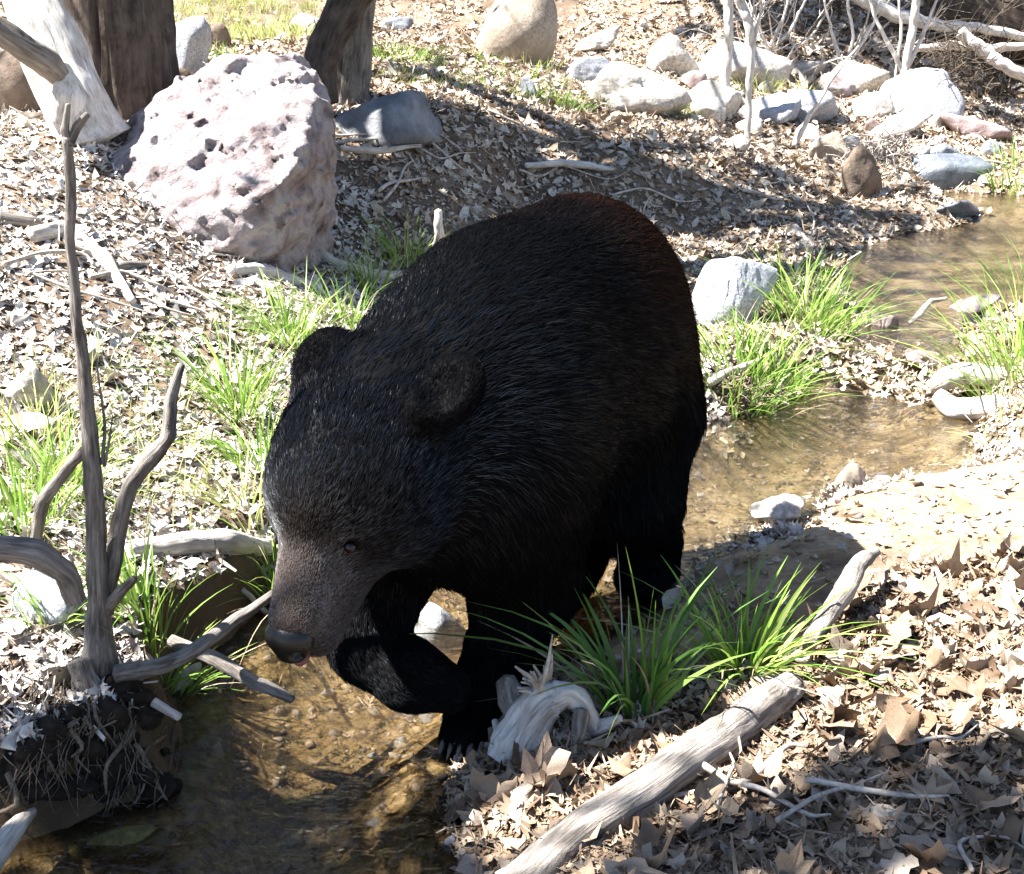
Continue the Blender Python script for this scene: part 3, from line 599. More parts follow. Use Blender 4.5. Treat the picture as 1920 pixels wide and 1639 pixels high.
# the large pink volcanic rock behind the bear's head
def hull_planes(pts):
    bm = bmesh.new()
    for q in pts: bm.verts.new(q)
    bmesh.ops.convex_hull(bm, input=bm.verts); bm.normal_update(); N, D_ = [], []
    for fc in bm.faces:
        n = np.array(fc.normal); N.append(n); D_.append(n @ np.array(fc.verts[0].co))
    bm.free(); c = np.mean(pts, 0); N, D_ = np.array(N), np.array(D_); s = np.sign(D_ - N @ c); return N * s[:, None], D_ * s
BR = [(425, 96, 4.42), (545, 92, 4.45), (600, 138, 4.32), (624, 235, 4.26), (628, 335, 4.22), (562, 300, 3.95), (528, 350, 3.88), (300, 185, 4.45), (222, 235, 4.40), (212, 320, 4.12), (250, 430, 3.86), (450, 470, 3.86),
      (420, 115, 5.0), (560, 115, 5.0), (630, 260, 4.9), (230, 290, 5.0)]
bp_ = [P(*q) for q in BR]; bp_ += [P(575, 495, 4.26) + (0, 0, -.1), P(535, 500, 4.02) + (0, 0, -.1), P(600, 430, 4.8) + (0, 0, -.3), P(240, 480, 3.9) + (0, 0, -.2), P(250, 400, 4.9) + (0, 0, -.3)]
HN, HDD = hull_planes([tuple(q) for q in bp_]); bp_ = np.array(bp_)
def big_rock():
    lo_, hi_ = bp_.min(0) - .12, bp_.max(0) + .12; h = .0125; g = [np.arange(lo_[k], hi_[k], h) for k in range(3)]; p = np.stack(np.meshgrid(*g, indexing='ij'), -1); sh = p.shape[:3]; p = p.reshape(-1, 3)
    D_ = np.full(len(p), -9.0)
    for n, d in zip(HN, HDD): D_ = np.maximum(D_, p @ n - d)
    nr_ = np.abs(D_) < .15; q = p[nr_]
    warp = np.stack([q[:, 0] * .8 + q[:, 2] * .5, q[:, 1], q[:, 2] * 1.3 - q[:, 0] * .6], 1)          # tilted lumps and pits
    rdg = np.abs(fbm(warp * np.array([2.2, 3, 5.0]) + 3, 4, .6)); D_[nr_] += .038 * fbm(warp * 3.4, 5, .66) + .09 * np.exp(-(rdg / .035) ** 2) * smooth(.22, .5, fbm(warp * 1.9 + 40, 2)) + .045 * np.abs(fbm(warp * np.array([2.2, 3.4, 4.6]) + 9, 5, .62)) + .022 * fbm(q * 11 + 5, 4, .68)
    return surface_nets(D_.reshape(sh), lo_, h)
v, f = big_rock(); o = part('boulder', v, f, M['pink_rock'], None, G(400, 470)); tag(o, 'large pinkish pitted volcanic rock behind the bear, wedge shaped', 'rock')

ROCKS = [
 (982, 122, 178, 150, 'tan_rock', 'rounded tan boulder at the top of the slope behind the bear', 21, dict(amp=.03, k=5, planes=16, ratio=.8)),
 (1192, 218, 215, 100, 'pale_rock', 'sunlit pale boulder with a shaded brown hollow side on the slope', 22, dict(k=16, amp=.2)),
 (1262, 142, 92, 74, 'pale_rock', 'small upright pale boulder behind the sunlit boulder', 23, {}),
 (1400, 165, 200, 80, 'pale_rock', 'long flat white boulder behind the thin saplings', 24, {}),
 (1448, 232, 110, 52, 'granite', 'low grey rock at the foot of the thin saplings', 25, {}),
 (1738, 228, 150, 92, 'granite', 'grey white rock under the leaning bare shrub', 26, {}),
 (1572, 190, 74, 50, 'pink_rock', 'small pink rock among white stones on the far bank', 27, {}),
 (1640, 222, 80, 46, 'pale_rock', 'small white rock beside the pink stone on the far bank', 28, {}),
 (1855, 268, 150, 50, 'rose_rock', 'pale rosy rock near the right edge of the far bank', 29, {}),
 (1790, 358, 215, 62, 'wet_rock', 'broad flat dark grey rock at the head of the pool', 30, dict(ratio=.5, k=14)),
 (1805, 418, 165, 40, 'wet_rock', 'low wet grey rock at the far edge of the pool', 31, dict(ratio=.45, k=14)),
 (735, 282, 215, 100, 'grey_rock', 'dark grey rock with a pale top beside the tree base', 32, dict(k=12)),
 (1392, 612, 168, 118, 'granite', 'white speckled granite stone beside the bear rump', 33, dict(k=10, amp=.07, sub=5)),
 (18, 215, 125, 115, 'brown_rock', 'dark brown rounded boulder at the upper left edge', 34, dict(k=6, amp=.04)),
 (345, 150, 105, 110, 'granite', 'rough grey rock between big trunk and pink rock', 35, dict(amp=.12)),
 (398, 92, 66, 46, 'brown_rock', 'small brown rock at the edge of the sunlit meadow', 36, {}),
 (305, 192, 95, 62, 'brown_rock', 'reddish brown rock wedged at the foot of the big trunk', 37, dict(amp=.12)),
 (1653, 634, 88, 46, 'rose_rock', 'purplish brown stone in the water at the cascade', 38, {}),
 (1822, 596, 96, 40, 'rose_rock', 'pale rose stone on the pool edge near the right grass', 39, {}),
 (1738, 700, 100, 36, 'rose_rock', 'wet rosy stone breaking the small cascade', 40, {}),
 (1600, 918, 58, 44, 'tan_rock', 'small brown stone on the sandy shore', 41, {}),
 (1468, 985, 105, 44, 'pale_rock', 'low white stone at the edge of the sandy shore', 42, {}),
 (985, 180, 48, 36, 'grey_rock', 'small blue grey stone on the grassy slope', 43, {}),
 (48, 765, 84, 78, 'pale_rock', 'pale stone half hidden in grass at the left edge', 44, {}),
 (75, 1185, 140, 95, 'granite', 'pale grey rock beside the root of the dead sapling', 45, dict(amp=.1)),
 (338, 1302, 72, 50, 'pale_rock', 'white topped stone at the waterline under the crossing sticks', 46, {}),
 (388, 1318, 58, 34, 'grey_rock', 'small dark wet stone at the waterline under the crossing sticks', 47, {}),
 (815, 1262, 118, 120, 'granite', 'pale speckled stone added for the water sparkle between the bear front legs', 48, dict(amp=.12, k=7)),  # pale stone stands in for sunlit sparkling water
 (1515, 150, 70, 34, 'pale_rock', 'flat white stone behind the pink stone on the far bank', 49, {}),
 (1330, 228, 70, 36, 'pale_rock', 'small white stone right of the sunlit boulder', 50, {}),
 (1120, 100, 90, 50, 'pale_rock', 'white rock between the two rounded boulders on the slope', 51, {}),
 (740, 60, 70, 26, 'grey_rock', 'small grey rock in the bright ground near the tree', 52, {}),
 (1780, 300, 60, 26, 'grey_rock', 'small grey stone on the far shore of the pool', 53, {}),
 (1560, 300, 90, 52, 'tan_rock', 'brown stone half buried in leaves on the far bank', 54, {}),
 (1338, 222, 130, 66, 'pale_rock', 'pale boulder just left of the straight white sapling', 56, {}),
 (1515, 232, 120, 58, 'granite', 'grey white boulder below the pink stone on the far bank', 57, {}),
 (1612, 180, 110, 60, 'pale_rock', 'bleached boulder right of the pink stone on the far bank', 58, {}),
 (1690, 262, 120, 46, 'pale_rock', 'low bleached rock left of the pale rosy rock', 59, {}),
 (1110, 160, 90, 50, 'granite', 'grey stone at the left end of the sunlit boulder', 72, {}),
 (575, 62, 90, 34, 'granite', 'low grey rock at the right side of the meadow', 55, {}),
]
for cx, py, wq, hq, mt, lb, sd_, kw in ROCKS: rock(cx, py, wq, hq, mt, lb, sd_, **kw)
g = np.random.default_rng(61)
for k in range(13):
    rock(g.uniform(1290, 1900), g.uniform(150, 300), g.uniform(28, 62), g.uniform(18, 36), ['pale_rock', 'granite', 'pale_rock', 'rose_rock'][k % 4], 'small pale stone lying loose among the far bank boulders', 610 + k, 'stone', 'stone', sub=3, group='small loose stones on the far bank')
for k in range(46):                                                       # crumbling lumps of earth, coloured dark to match the painted bank shade
    b_ = G(g.uniform(5, 325), g.uniform(1285, 1490)); v, f = rock_shape(700 + k, np.array([.03, .022, .022]) * g.uniform(.5, 1.5), sub=3, amp=.22); part('clod', v + b_ + (0, .008, 0), f, M['clod'], None, b_).parent = ground_ob
s0 = PZ(240, 1575, -.012); rock(240, 1590, 200, 40, 'algae_rock', 'flat algae covered slab just under the water at lower left', 60, 'slab', 'stone', at=s0 + (0, -.03, -.012), ratio=.35, k=6, amp=.10, rz=.35)
# gravel of the creek bed
g = np.random.default_rng(92); n_ = 9000; Yp = g.uniform(1.3, 4.6, n_); xp = g.uniform(-1.0, 2.2, n_); zp, dp = ground(xp, Yp); kp = np.where((dp < -.01))[0][:1700]; iv, if_ = ico(1); if_ = np.array(if_); vv, ff = [], []
for i, k in enumerate(kp):
    s_ = .0045 + .011 * g.random() ** 2.5; a = g.uniform(0, 6.3); c_, s2 = math.cos(a), math.sin(a); vq = (iv * (1 + .18 * g.normal(size=(len(iv), 1)))) * np.array([1, g.uniform(.6, .9), g.uniform(.4, .65)]) * s_; vv.append(np.stack([vq[:, 0] * c_ - vq[:, 1] * s2 + xp[k], vq[:, 0] * s2 + vq[:, 1] * c_ + Yp[k], vq[:, 2] + zp[k] + s_ * .15], 1)); ff.append(if_ + i * len(iv))
tag(part('gravel', np.concatenate(vv), np.concatenate(ff), M['gravel'], None, (0, 0, 0)), 'small mixed gravel on the bed of the creek', 'gravel', None, 'stuff')
# stones of the creek bed and shore
g = np.random.default_rng(91); PEB = []
spots = [(g.uniform(560, 900), g.uniform(1240, 1620)) for _ in range(34)] + [(g.uniform(1300, 1750), g.uniform(760, 960)) for _ in range(26)] + [(g.uniform(1520, 1790), g.uniform(640, 735)) for _ in range(22)] + [(g.uniform(1450, 1900), g.uniform(890, 1010)) for _ in range(22)]
shapes = [[mesh('pebble', *rock_shape(200 + k, (1, .8, .55), sub=3, amp=.05)) for k in range(4)] for _ in range(3)]
for row, mt in zip(shapes, ('rose_rock', 'tan_rock', 'granite')):
    for q in row: q.materials.append(M[mt])
for k, (px, py) in enumerate(spots):
    b0 = G(px, py); s_ = float(g.uniform(.008, .022)) * (1.4 if py < 760 else 1); o = bpy.data.objects.new('pebble', shapes[k % 3][k % 4]); COL.objects.link(o)
    o.location = tuple(b0 + (0, 0, s_ * .2)); o.scale = (s_,) * 3; o.rotation_euler = (g.uniform(-.3, .3), g.uniform(-.3, .3), g.uniform(0, 6.3)); o.parent = ground_ob

# ------------------------------------------------------------------ dead wood
def path(pts, lift=0.0):
    """(px,py) lies on the ground, (px,py,Y) stands free at that distance"""
    return [G(q[0], q[1], lift) if len(q) == 2 else P(*q) for q in pts]
def pr(pts3, rpx): return [r * depth_of(q) / FPX for q, r in zip(pts3, np.interp(np.linspace(0, 1, len(pts3)), np.linspace(0, 1, len(rpx)), rpx))]
def stick(pts, rpx, mat, label, name='stick', cat='stick', n=10, seed=1, amp=.16, wob=.004, group=None, lift=.008, rings=None):
    p3 = path(pts, lift); o = tpart(name, p3, pr(p3, rpx), M[mat], None, p3[0], n=max(n, 10), rings=rings or max(22, len(pts) * 12), amp=amp * 1.3, fr=3.2, seed=seed, ridge=.14, wob=wob * 2.2, lin=True); return tag(o, label, cat, group)
# forked dead sapling on the left bank
b0 = G(186, 1262); ds = thing('dead_sapling', b0, 'forked leafless dead sapling standing on the left bank before the rocks', 'dead sapling')
YS = float(b0[1])
def sp(pts, rpx, name, mat='stem', n=14, amp=.2, seed=1, rings=None, par=None, wob=.006):
    rpx = [r * .74 for r in rpx]; p3 = [P(q[0], q[1], YS + (q[2] if len(q) > 2 else 0)) for q in pts]; return tpart(name, p3, pr(p3, rpx), M[mat], par or ds, n=n, rings=rings or len(pts) * 12, amp=amp * 1.2, fr=2.6, seed=seed, ridge=.18, wob=wob * 1.5, lin=True)
st_ = sp([(182, 1330, .02), (186, 1240), (186, 1150), (182, 1050), (178, 950), (172, 850), (163, 750), (150, 640), (140, 560), (130, 450), (131, 350), (130, 262)], [46, 42, 27, 24, 23, 21, 18, 15, 13, 12, 13, 14], 'trunk', n=18, rings=90)
sp([(130, 272), (120, 240), (127, 196)], [13, 10, 6], 'branch', seed=2); sp([(134, 266), (148, 240), (168, 218)], [11, 11, 8], 'branch', seed=3)
sp([(196, 1150), (206, 1080, .02), (222, 1000, .03), (246, 905, .04), (285, 855, .05), (315, 815, .05), (324, 750, .06), (340, 682, .07)], [20, 21, 20, 19, 22, 17, 15, 9], 'branch', seed=4, rings=60, amp=.28)
sp([(158, 845, .05), (120, 890, .07), (85, 935, .10), (68, 1000, .12), (55, 1060, .15)], [13, 15, 16, 14, 13], 'branch', seed=5)
sp([(192, 870, .0), (194, 800, .01), (190, 740), (182, 680)], [5, 4, 3, 2], 'twig', n=6, seed=6, par=st_); sp([(196, 872), (206, 820), (212, 775)], [4, 3, 1.5], 'twig', n=6, seed=7, par=st_)
sp([(205, 1135), (228, 1110, -.02), (252, 1085, -.03)], [16, 14, 9], 'branch', seed=8, amp=.3)
# slab of root bark running down the bank face, and hanging rootlets
sp([(150, 1240, -.03), (165, 1320, -.05), (150, 1400, -.06), (125, 1500, -.05)], [30, 36, 28, 20], 'root', seed=9, amp=.35, rings=40)
g = np.random.default_rng(5); V = []
FACE = {}
def on_face(px, py):
    k = (int(px // 12), int(py // 12))
    if k not in FACE: FACE[k] = G(k[0] * 12 + 6, k[1] * 12 + 6)
    return FACE[k]
for k in range(210):                                                     # roots matted over the undercut bank face
    x0 = float(np.clip(g.normal(170, 95), -10, 335)); y0 = g.uniform(1190, 1430); ln_ = g.uniform(40, 170); sw = g.normal(0, 40); off = np.array([.0, -g.uniform(.004, .035), g.uniform(.0, .012)])
    p3 = [on_face(min(x0 + sw * t_ + g.normal(0, 9), 335), min(y0 + ln_ * t_, 1500)) + off * (.4 + t_) + g.normal(0, .004, 3) for t_ in (0, .33, .66, 1)]
    r_ = g.uniform(.0005, .0013) if k % 14 else g.uniform(.002, .005); V.append(tube(p3, [r_ * 1.3, r_, r_ * .8, r_ * .4], 5 if k % 9 else 7, 9, .2, 5, k))
v, f = join(*V); part('rootlets', v, f, M['root'], ds)['kind'] = 'stuff'

stick([(-60, 1010, 1.62), (0, 1028, 1.64), (70, 1036, 1.66), (118, 1070, 1.68), (142, 1125, 1.69)], [22, 22, 24, 23, 17], 'log', 'thick curved branch entering from the left edge beside the dead sapling', 'branch', 'branch', 16, 11, .2, rings=40)
stick([(215, 1262, 1.66), (300, 1248, 1.68), (372, 1222, 1.72), (440, 1160, 1.80), (512, 1112, 1.88)], [17, 16, 13, 11, 8], 'stem', 'upper of two crossing sticks between sapling root and bear muzzle', 'stick', 'stick', 12, 12)
stick([(322, 1200, 1.84), (400, 1235, 1.79), (480, 1278, 1.76), (548, 1310, 1.76)], [12, 14, 13, 9], 'log', 'lower of two crossing sticks, its end dipping in the creek', 'stick', 'stick', 12, 13, .2)
stick([(288, 1316, 1.66), (312, 1332, 1.65), (336, 1346, 1.64)], [9, 9, 7], 'bleached_n', 'short bright broken stub jutting from the shaded bank', 'stick', 'stick', 10, 14)
stick([(-20, 1620, 1.40), (12, 1575, 1.43), (40, 1540, 1.46), (62, 1520, 1.49)], [26, 22, 15, 8], 'bleached_n', 'bleached root at the lower left corner', 'root', 'root', 12, 15, .3)
stick([(455, 1115), (512, 1165), (522, 1205, 1.93)], [5, 5, 3], 'twig', 'thin twig hanging below the crossing sticks near the muzzle', 'twig', 'twig', 6, 16)
stick([(955, 1680, 1.33), (1060, 1592, 1.39), (1200, 1490, 1.48), (1340, 1390, 1.59), (1430, 1325, 1.67), (1490, 1280, 1.73)], [46, 42, 40, 37, 35, 24], 'log', 'thick weathered log lying diagonally across the leaves in front', 'log', 'log', 40, 17, .2, rings=150, wob=.004)
stick([(1490, 1285, 1.75), (1440, 1290, 1.79), (1375, 1345, 1.73)], [12, 26, 14], 'log', 'split bark flake on the upper end of the diagonal log', 'bark_flake', 'bark', 10, 18, .4)
stick([(1515, 1215, 1.84), (1545, 1165, 1.92), (1590, 1095, 2.03), (1612, 1055, 2.10), (1645, 1036, 2.16)], [13, 18, 19, 17, 8], 'log', 'short grey stick standing up behind the green tuft on the sand', 'stick', 'stick', 14, 19, .25)
stick([(1320, 1452), (1390, 1405), (1400, 1400)], [7, 6, 3], 'twig', 'thin straight twig lying beside the lower side of the log', 'twig', 'twig', 8, 20)
stick([(1262, 1500), (1330, 1488), (1395, 1482)], [5, 5, 3], 'twig', 'pale thin twig lying under the log on dark leaves', 'twig', 'twig', 8, 21)
stick([(852, 1392, 1.76), (910, 1398, 1.74), (990, 1412, 1.72)], [13, 12, 8], 'log', 'broken stick end poking over the water below the bear paw', 'stick', 'stick', 10, 22, .3)
# bleached driftwood stump with a curling root
b0 = G(985, 1400); sv = thing('driftwood_stump', b0, 'bleached driftwood stump with a curling root at the bear front paw', 'driftwood'); ys_ = float(b0[1])
def q3(px, py, dy=0): return P(px, py, ys_ + dy)
def rp(r): return r * 1.95 / FPX
def wp(name, pts, rad, mat, **kw): return tpart(name, [q3(*q) for q in pts], [rp(r) for r in rad], M[mat], sv, **kw)
st2 = wp('stump', [(955, 1428, -.01), (970, 1395, .0), (992, 1352, .01), (1022, 1316, .02), (1048, 1300, .03)], [40, 44, 38, 36, 22], 'bleached', n=36, rings=90, amp=.4, fr=1.6, seed=3, ridge=.35, lin=True)
wp('root', [(1030, 1312, .02), (1066, 1300, .02), (1096, 1326, .02), (1112, 1366, .02), (1138, 1358, .01), (1164, 1346, 0)], [26, 22, 19, 17, 12, 6], 'bleached', n=20, rings=70, amp=.4, fr=1.8, seed=5, ridge=.3, lin=True)
wp('root', [(985, 1350, .04), (962, 1310, .06), (948, 1272, .08)], [30, 26, 16], 'log', n=18, rings=40, amp=.4, fr=1.8, seed=6, ridge=.3, lin=True)
wp('root', [(1090, 1330, .0), (1086, 1372, -.02), (1078, 1400, -.03)], [14, 13, 8], 'log', n=14, rings=30, amp=.4, fr=1.8, seed=7, ridge=.3, lin=True)
wp('root', [(958, 1420, -.02), (938, 1400, .0), (928, 1350, .04)], [15, 10, 5], 'bleached', n=14, rings=30, amp=.4, fr=1.8, seed=8, ridge=.3, lin=True)
for k in range(17):
    a = -1.9 + k * .16 + random.uniform(-.1, .1); L0 = random.uniform(35, 75); c0 = (1008 + random.uniform(-14, 18), 1292 + random.uniform(-6, 10))
    e = (c0[0] + math.sin(a) * L0 * .9, c0[1] - abs(math.cos(a)) * L0); y0 = random.uniform(.0, .05); v, f = tube([q3(c0[0], c0[1] + 12, y0 + .01), q3((c0[0] + e[0]) / 2 + 3, (c0[1] + e[1]) / 2, y0), q3(e[0], e[1], y0 - .01)], [rp(5.5), rp(4.5), rp(2)], 6, 8, .2, 5, k); part('root_spike', v, f, M['twig'], sv)
v, f = tube([q3(1012, 1300, -.02), q3(1026, 1250, -.02), q3(1036, 1190, -.01)], [rp(5), rp(4), rp(1.5)], 6, 10, .15); part('root_spike', v, f, M['twig'], sv)

stick([(1488, 428, 6.02), (1510, 455, 5.9), (1540, 492, 5.75), (1556, 506, 5.62)], [9, 11, 11, 6], 'bleached_n', 'straight white stick leaning into the pool beside the tall grass', 'stick', 'stick', 12, 24, .1)
stick([(1760, 745), (1765, 715, 3.62), (1800, 700, 3.62), (1850, 705, 3.6), (1930, 712, 3.6)], [16, 20, 22, 20, 18], 'bleached_n', 'upper arm of the looped bleached root at the right edge', 'root', 'root', 14, 25, .2)
stick([(1757, 742, 3.55), (1790, 768, 3.5), (1850, 765, 3.48), (1940, 752, 3.5)], [14, 22, 22, 20], 'bleached', 'lower arm of the looped bleached root at the right edge', 'root', 'root', 14, 26, .2)
stick([(1705, 605, 4.2), (1725, 590, 4.22), (1745, 565, 4.25), (1775, 560, 4.28)], [4, 6, 5, 3], 'bleached_n', 'small forked white twig above the cascade', 'twig', 'twig', 8, 27)
stick([(985, 330), (1060, 325), (1110, 330), (1150, 338)], [5, 7, 7, 3], 'bleached', 'slender white branch lying on shaded ground above the bear', 'branch', 'branch', 8, 28, lift=.05)
stick([(640, 300), (700, 305), (790, 295)], [5, 7, 3], 'bleached_n', 'white fallen branch right of the pink rock', 'branch', 'branch', 8, 29, lift=.05)
stick([(815, 490), (823, 440, 4.7), (822, 395, 4.7)], [8, 9, 7], 'bleached', 'upright white stake behind the bear shoulder', 'stake', 'stick', 10, 30, .08)
stick([(575, 470), (640, 505), (720, 525), (790, 515)], [11, 12, 11, 8], 'bleached_n', 'pale root running along the foot of the pink rock', 'root', 'root', 10, 31, lift=.01)
stick([(240, 1045), (330, 1035), (420, 1030), (500, 1040)], [16, 22, 24, 16], 'bleached', 'thick pale log lying in the grass left of the bear face', 'log', 'log', 16, 32, .15, lift=.015)
stick([(0, 415), (60, 425), (95, 435)], [14, 12, 6], 'bark_grey', 'dark branch lying on white leaves at the left edge', 'branch', 'branch', 10, 33)
stick([(60, 455), (120, 442), (160, 470), (200, 500), (250, 580)], [14, 16, 16, 13, 7], 'bleached', 'bent bleached branch lying on the leaves behind the sapling', 'branch', 'branch', 12, 34, .2, lift=.02)
stick([(190, 518), (230, 505), (285, 500)], [7, 9, 5], 'bark_grey', 'short curved stick on the sunlit leaves', 'stick', 'stick', 8, 35)
stick([(430, 515), (480, 510), (540, 530), (600, 545)], [10, 14, 14, 9], 'bleached', 'pale half buried branch below the pink rock', 'branch', 'branch', 10, 36)
stick([(1330, 745), (1370, 725), (1420, 705)], [8, 8, 5], 'bleached_n', 'small pale root jutting from the grass hummock by the water', 'root', 'root', 10, 37, lift=.05)
stick([(1730, 290), (1750, 275), (1770, 262)], [8, 9, 4], 'bleached', 'short white stick on the far shore of the pool', 'stick', 'stick', 8, 38)
g = np.random.default_rng(44); TZ = [[(640, 230), (900, 400)], [(150, 560), (620, 640)], [(0, 470), (500, 600)], [(1000, 250), (1600, 430)], [(1300, 1380), (1900, 1630)], [(1450, 220), (1900, 330)]]
ZL = ['shaded ground right of the pink rock', 'leaves between the dead sapling and the bear ears', 'sunlit leaves at the left edge', 'leaf bank above the bear back', 'dark leaves below the diagonal log', 'stony far bank beyond the pool']
for k in range(44):
    (xa, ya), (xb, yb) = TZ[k % 6]; px, py = g.uniform(xa, xb), g.uniform(ya, yb); b0 = G(px, py); s_ = (.10 + .05 * b0[1]) * g.uniform(.5, 1.3); a = g.normal(0, .5) + (0 if g.random() < .7 else 1.5); dv = np.array([math.cos(a), math.sin(a)])
    pts = []
    for tt in (-.5, -.15, .2, .5):
        x_, y_ = b0[0] + dv[0] * s_ * tt + g.normal(0, .012), b0[1] + dv[1] * s_ * tt + g.normal(0, .02); pts.append(np.array([x_, y_, gh(x_, y_) + .015 + g.uniform(0, .02)]))
    r_ = g.uniform(.0025, .006) * (1 + .12 * b0[1]); v, f = tube(pts, [r_, r_ * .9, r_ * .7, r_ * .3], 6, 14, .2, 5, k, 0, .004); o = part('fallen_twig', v, f, M['twig'] if k % 3 else M['driftwood'], None, pts[0])
    tag(o, 'thin dry fallen twig lying on the ' + ZL[k % 6], 'twig', 'fallen twigs on the ' + ZL[k % 6])

# ------------------------------------------------------------------ trees
def limbs(start, dirv, length, r, depth, g, out, tips, up=.12, spread=.55):
    n = 5; pts = [np.array(start, float)]; d = np.array(dirv, float); d /= np.linalg.norm(d)
    for k in range(n):
        d = d + g.normal(0, .13, 3) + np.array([0, 0, up * .3]); d /= np.linalg.norm(d); pts.append(pts[-1] + d * length / n)
    rs_ = np.linspace(r, r * .45, n + 1); out.append(tube(pts, rs_, 10 if r > .03 else 6, 16 if r > .03 else 9, .12, 5, int(g.integers(99))))
    if depth == 0: tips.append(pts[-1]); tips.append(pts[-3]); return
    for k in range(int(g.integers(2, 4))):
        i = int(g.integers(2, n + 1)); dd = d + g.normal(0, spread, 3); limbs(pts[i], dd, length * g.uniform(.55, .8), rs_[i] * .75, depth - 1, g, out, tips, up, spread)
def leaf_cloud(centres, rad, per, size, g):
    c = np.repeat(np.asarray(centres), per, 0); n = len(c); d = g.normal(size=(n, 3)); d /= np.linalg.norm(d, axis=1)[:, None]
    c = c + d * (rad * g.random(n) ** .5)[:, None] * np.array([1, 1, .6]); a = g.normal(size=(n, 3)); a /= np.linalg.norm(a, axis=1)[:, None]
    b = np.cross(a, g.normal(size=(n, 3))); b /= np.linalg.norm(b, axis=1)[:, None]; s_ = size * g.uniform(.6, 1.3, n)[:, None]
    v = np.stack([c - a * s_, c - b * s_ * .45 , c + a * s_, c + b * s_ * .45], 1).reshape(-1, 3); return v, np.arange(4 * n).reshape(n, 4)
SUNV = np.array([SUN_TO.x / SUN_TO.z, SUN_TO.y / SUN_TO.z, 1.0])
def over(px, py, h): return G(px, py) + SUNV * h
# big dark trunk, upper left
g = np.random.default_rng(12); b0 = G(238, 228); tr_ = thing('tree', b0, 'thick dark barked tree trunk rising behind the bleached snag', 'tree'); Y0 = float(b0[1]) + .18
tp = [P(236, 262, Y0), P(232, 190, Y0), P(224, 90, Y0), P(218, 0, Y0 + .02), P(205, -220, Y0 + .1), P(190, -700, Y0 + .2), P(200, -1300, Y0 + .1)]
TK1 = tpart('trunk', tp, [.27, .222, .20, .196, .19, .17, .14], M['bark_dark'], tr_, n=84, rings=220, amp=.10, fr=4, seed=3, ridge=.24)
out, tips = [], []
for k in range(6): limbs(tp[-1] - (0, 0, .35 * k * .6), (math.cos(k * 1.1), math.sin(k * 1.1), .6), 1.7, .075, 2, g, out, tips)
v, f = join(*out); part('limbs', v, f, M['dark_wood'], TK1); v, f = leaf_cloud(tips, .38, 26, .05, g); part('crown', v, f, M['canopy'], tr_, None, False)
# pair of rough stems behind the pink rock, one tree
b0 = G(648, 196); t2 = thing('tree', b0, 'two stemmed grey barked tree behind the pink rock', 'tree'); Y2 = float(b0[1]) + .07
sA = [P(655, 225, Y2), P(652, 180, Y2), P(658, 110, Y2), P(668, 0, Y2), P(690, -160, Y2 + .05), P(720, -500, Y2 + .1), P(760, -900, Y2 + .1)]; TK2 = tpart('trunk', sA, [.13, .103, .093, .088, .085, .075, .06], M['bark_grey'], t2, n=56, rings=180, amp=.1, fr=4, seed=5, ridge=.26)
sB = [P(596, 190, Y2 - .35), P(598, 130, Y2 - .33), P(618, 70, Y2 - .3), P(650, 10, Y2 - .25), P(690, -60, Y2 - .2), P(760, -250, Y2 - .1), P(900, -700, Y2 - .1)]; tpart('trunk', sB, [.085, .078, .072, .082, .075, .06, .05], M['bark_dark'], t2, n=56, rings=180, amp=.12, fr=4, seed=6, ridge=.26)
out, tips = [], []
LIMB = [([(720, 195), (860, 250), (1010, 262), (1200, 285), (1420, 300)], 2.2, 4.4, .055), ([(690, 240), (880, 300), (1060, 345), (1300, 365), (1560, 395), (1720, 410)], 2.4, 4.2, .075), ([(760, 130), (880, 165), (1000, 190), (1150, 215)], 2.6, 4.0, .045),
        ([(800, 330), (980, 372), (1150, 352), (1350, 400), (1480, 415)], 2.6, 4.6, .05), ([(700, 330), (820, 400), (960, 410)], 2.5, 3.8, .045), ([(640, 120), (760, 150), (840, 110)], 2.6, 3.6, .04)]
for tg_, h0, h1, r_ in LIMB:
    pts = [over(x_, y_, h0 + (h1 - h0) * i / (len(tg_) - 1)) for i, (x_, y_) in enumerate(tg_)]; pts = [sA[5]] + pts; out.append(tube(pts, np.linspace(r_ * 1.5, r_ * .6, len(pts)), 10, 40, .15, 5, 2, 0, .03))
    for i in range(1, len(pts)):
        for _ in range(2): limbs(pts[i], g.normal(0, 1, 3) * np.array([1, .6, .5]), .75, r_ * .35, 1, g, out, tips)
v, f = join(*out); part('limbs', v, f, M['dark_wood'], TK2); v, f = leaf_cloud(tips, .22, 4, .04, g); shd = [leaf_cloud([over(a_, b_, 3.2)], r_, int(2600 * r_ * r_), .05, g) for a_, b_, r_ in ((690, 425, .2), (760, 445, .2), (700, 340, .2), (860, 305, .18), (950, 345, .2), (1090, 385, .2), (1250, 395, .18), (820, 200, .2), (930, 240, .16))]  # extra leaf clumps added out of view to shade the hollow and slope
for v2, f2 in shd: f = np.vstack([f, f2 + len(v)]); v = np.vstack([v, v2]); part('crown', v, f, M['canopy'], t2, None, False)
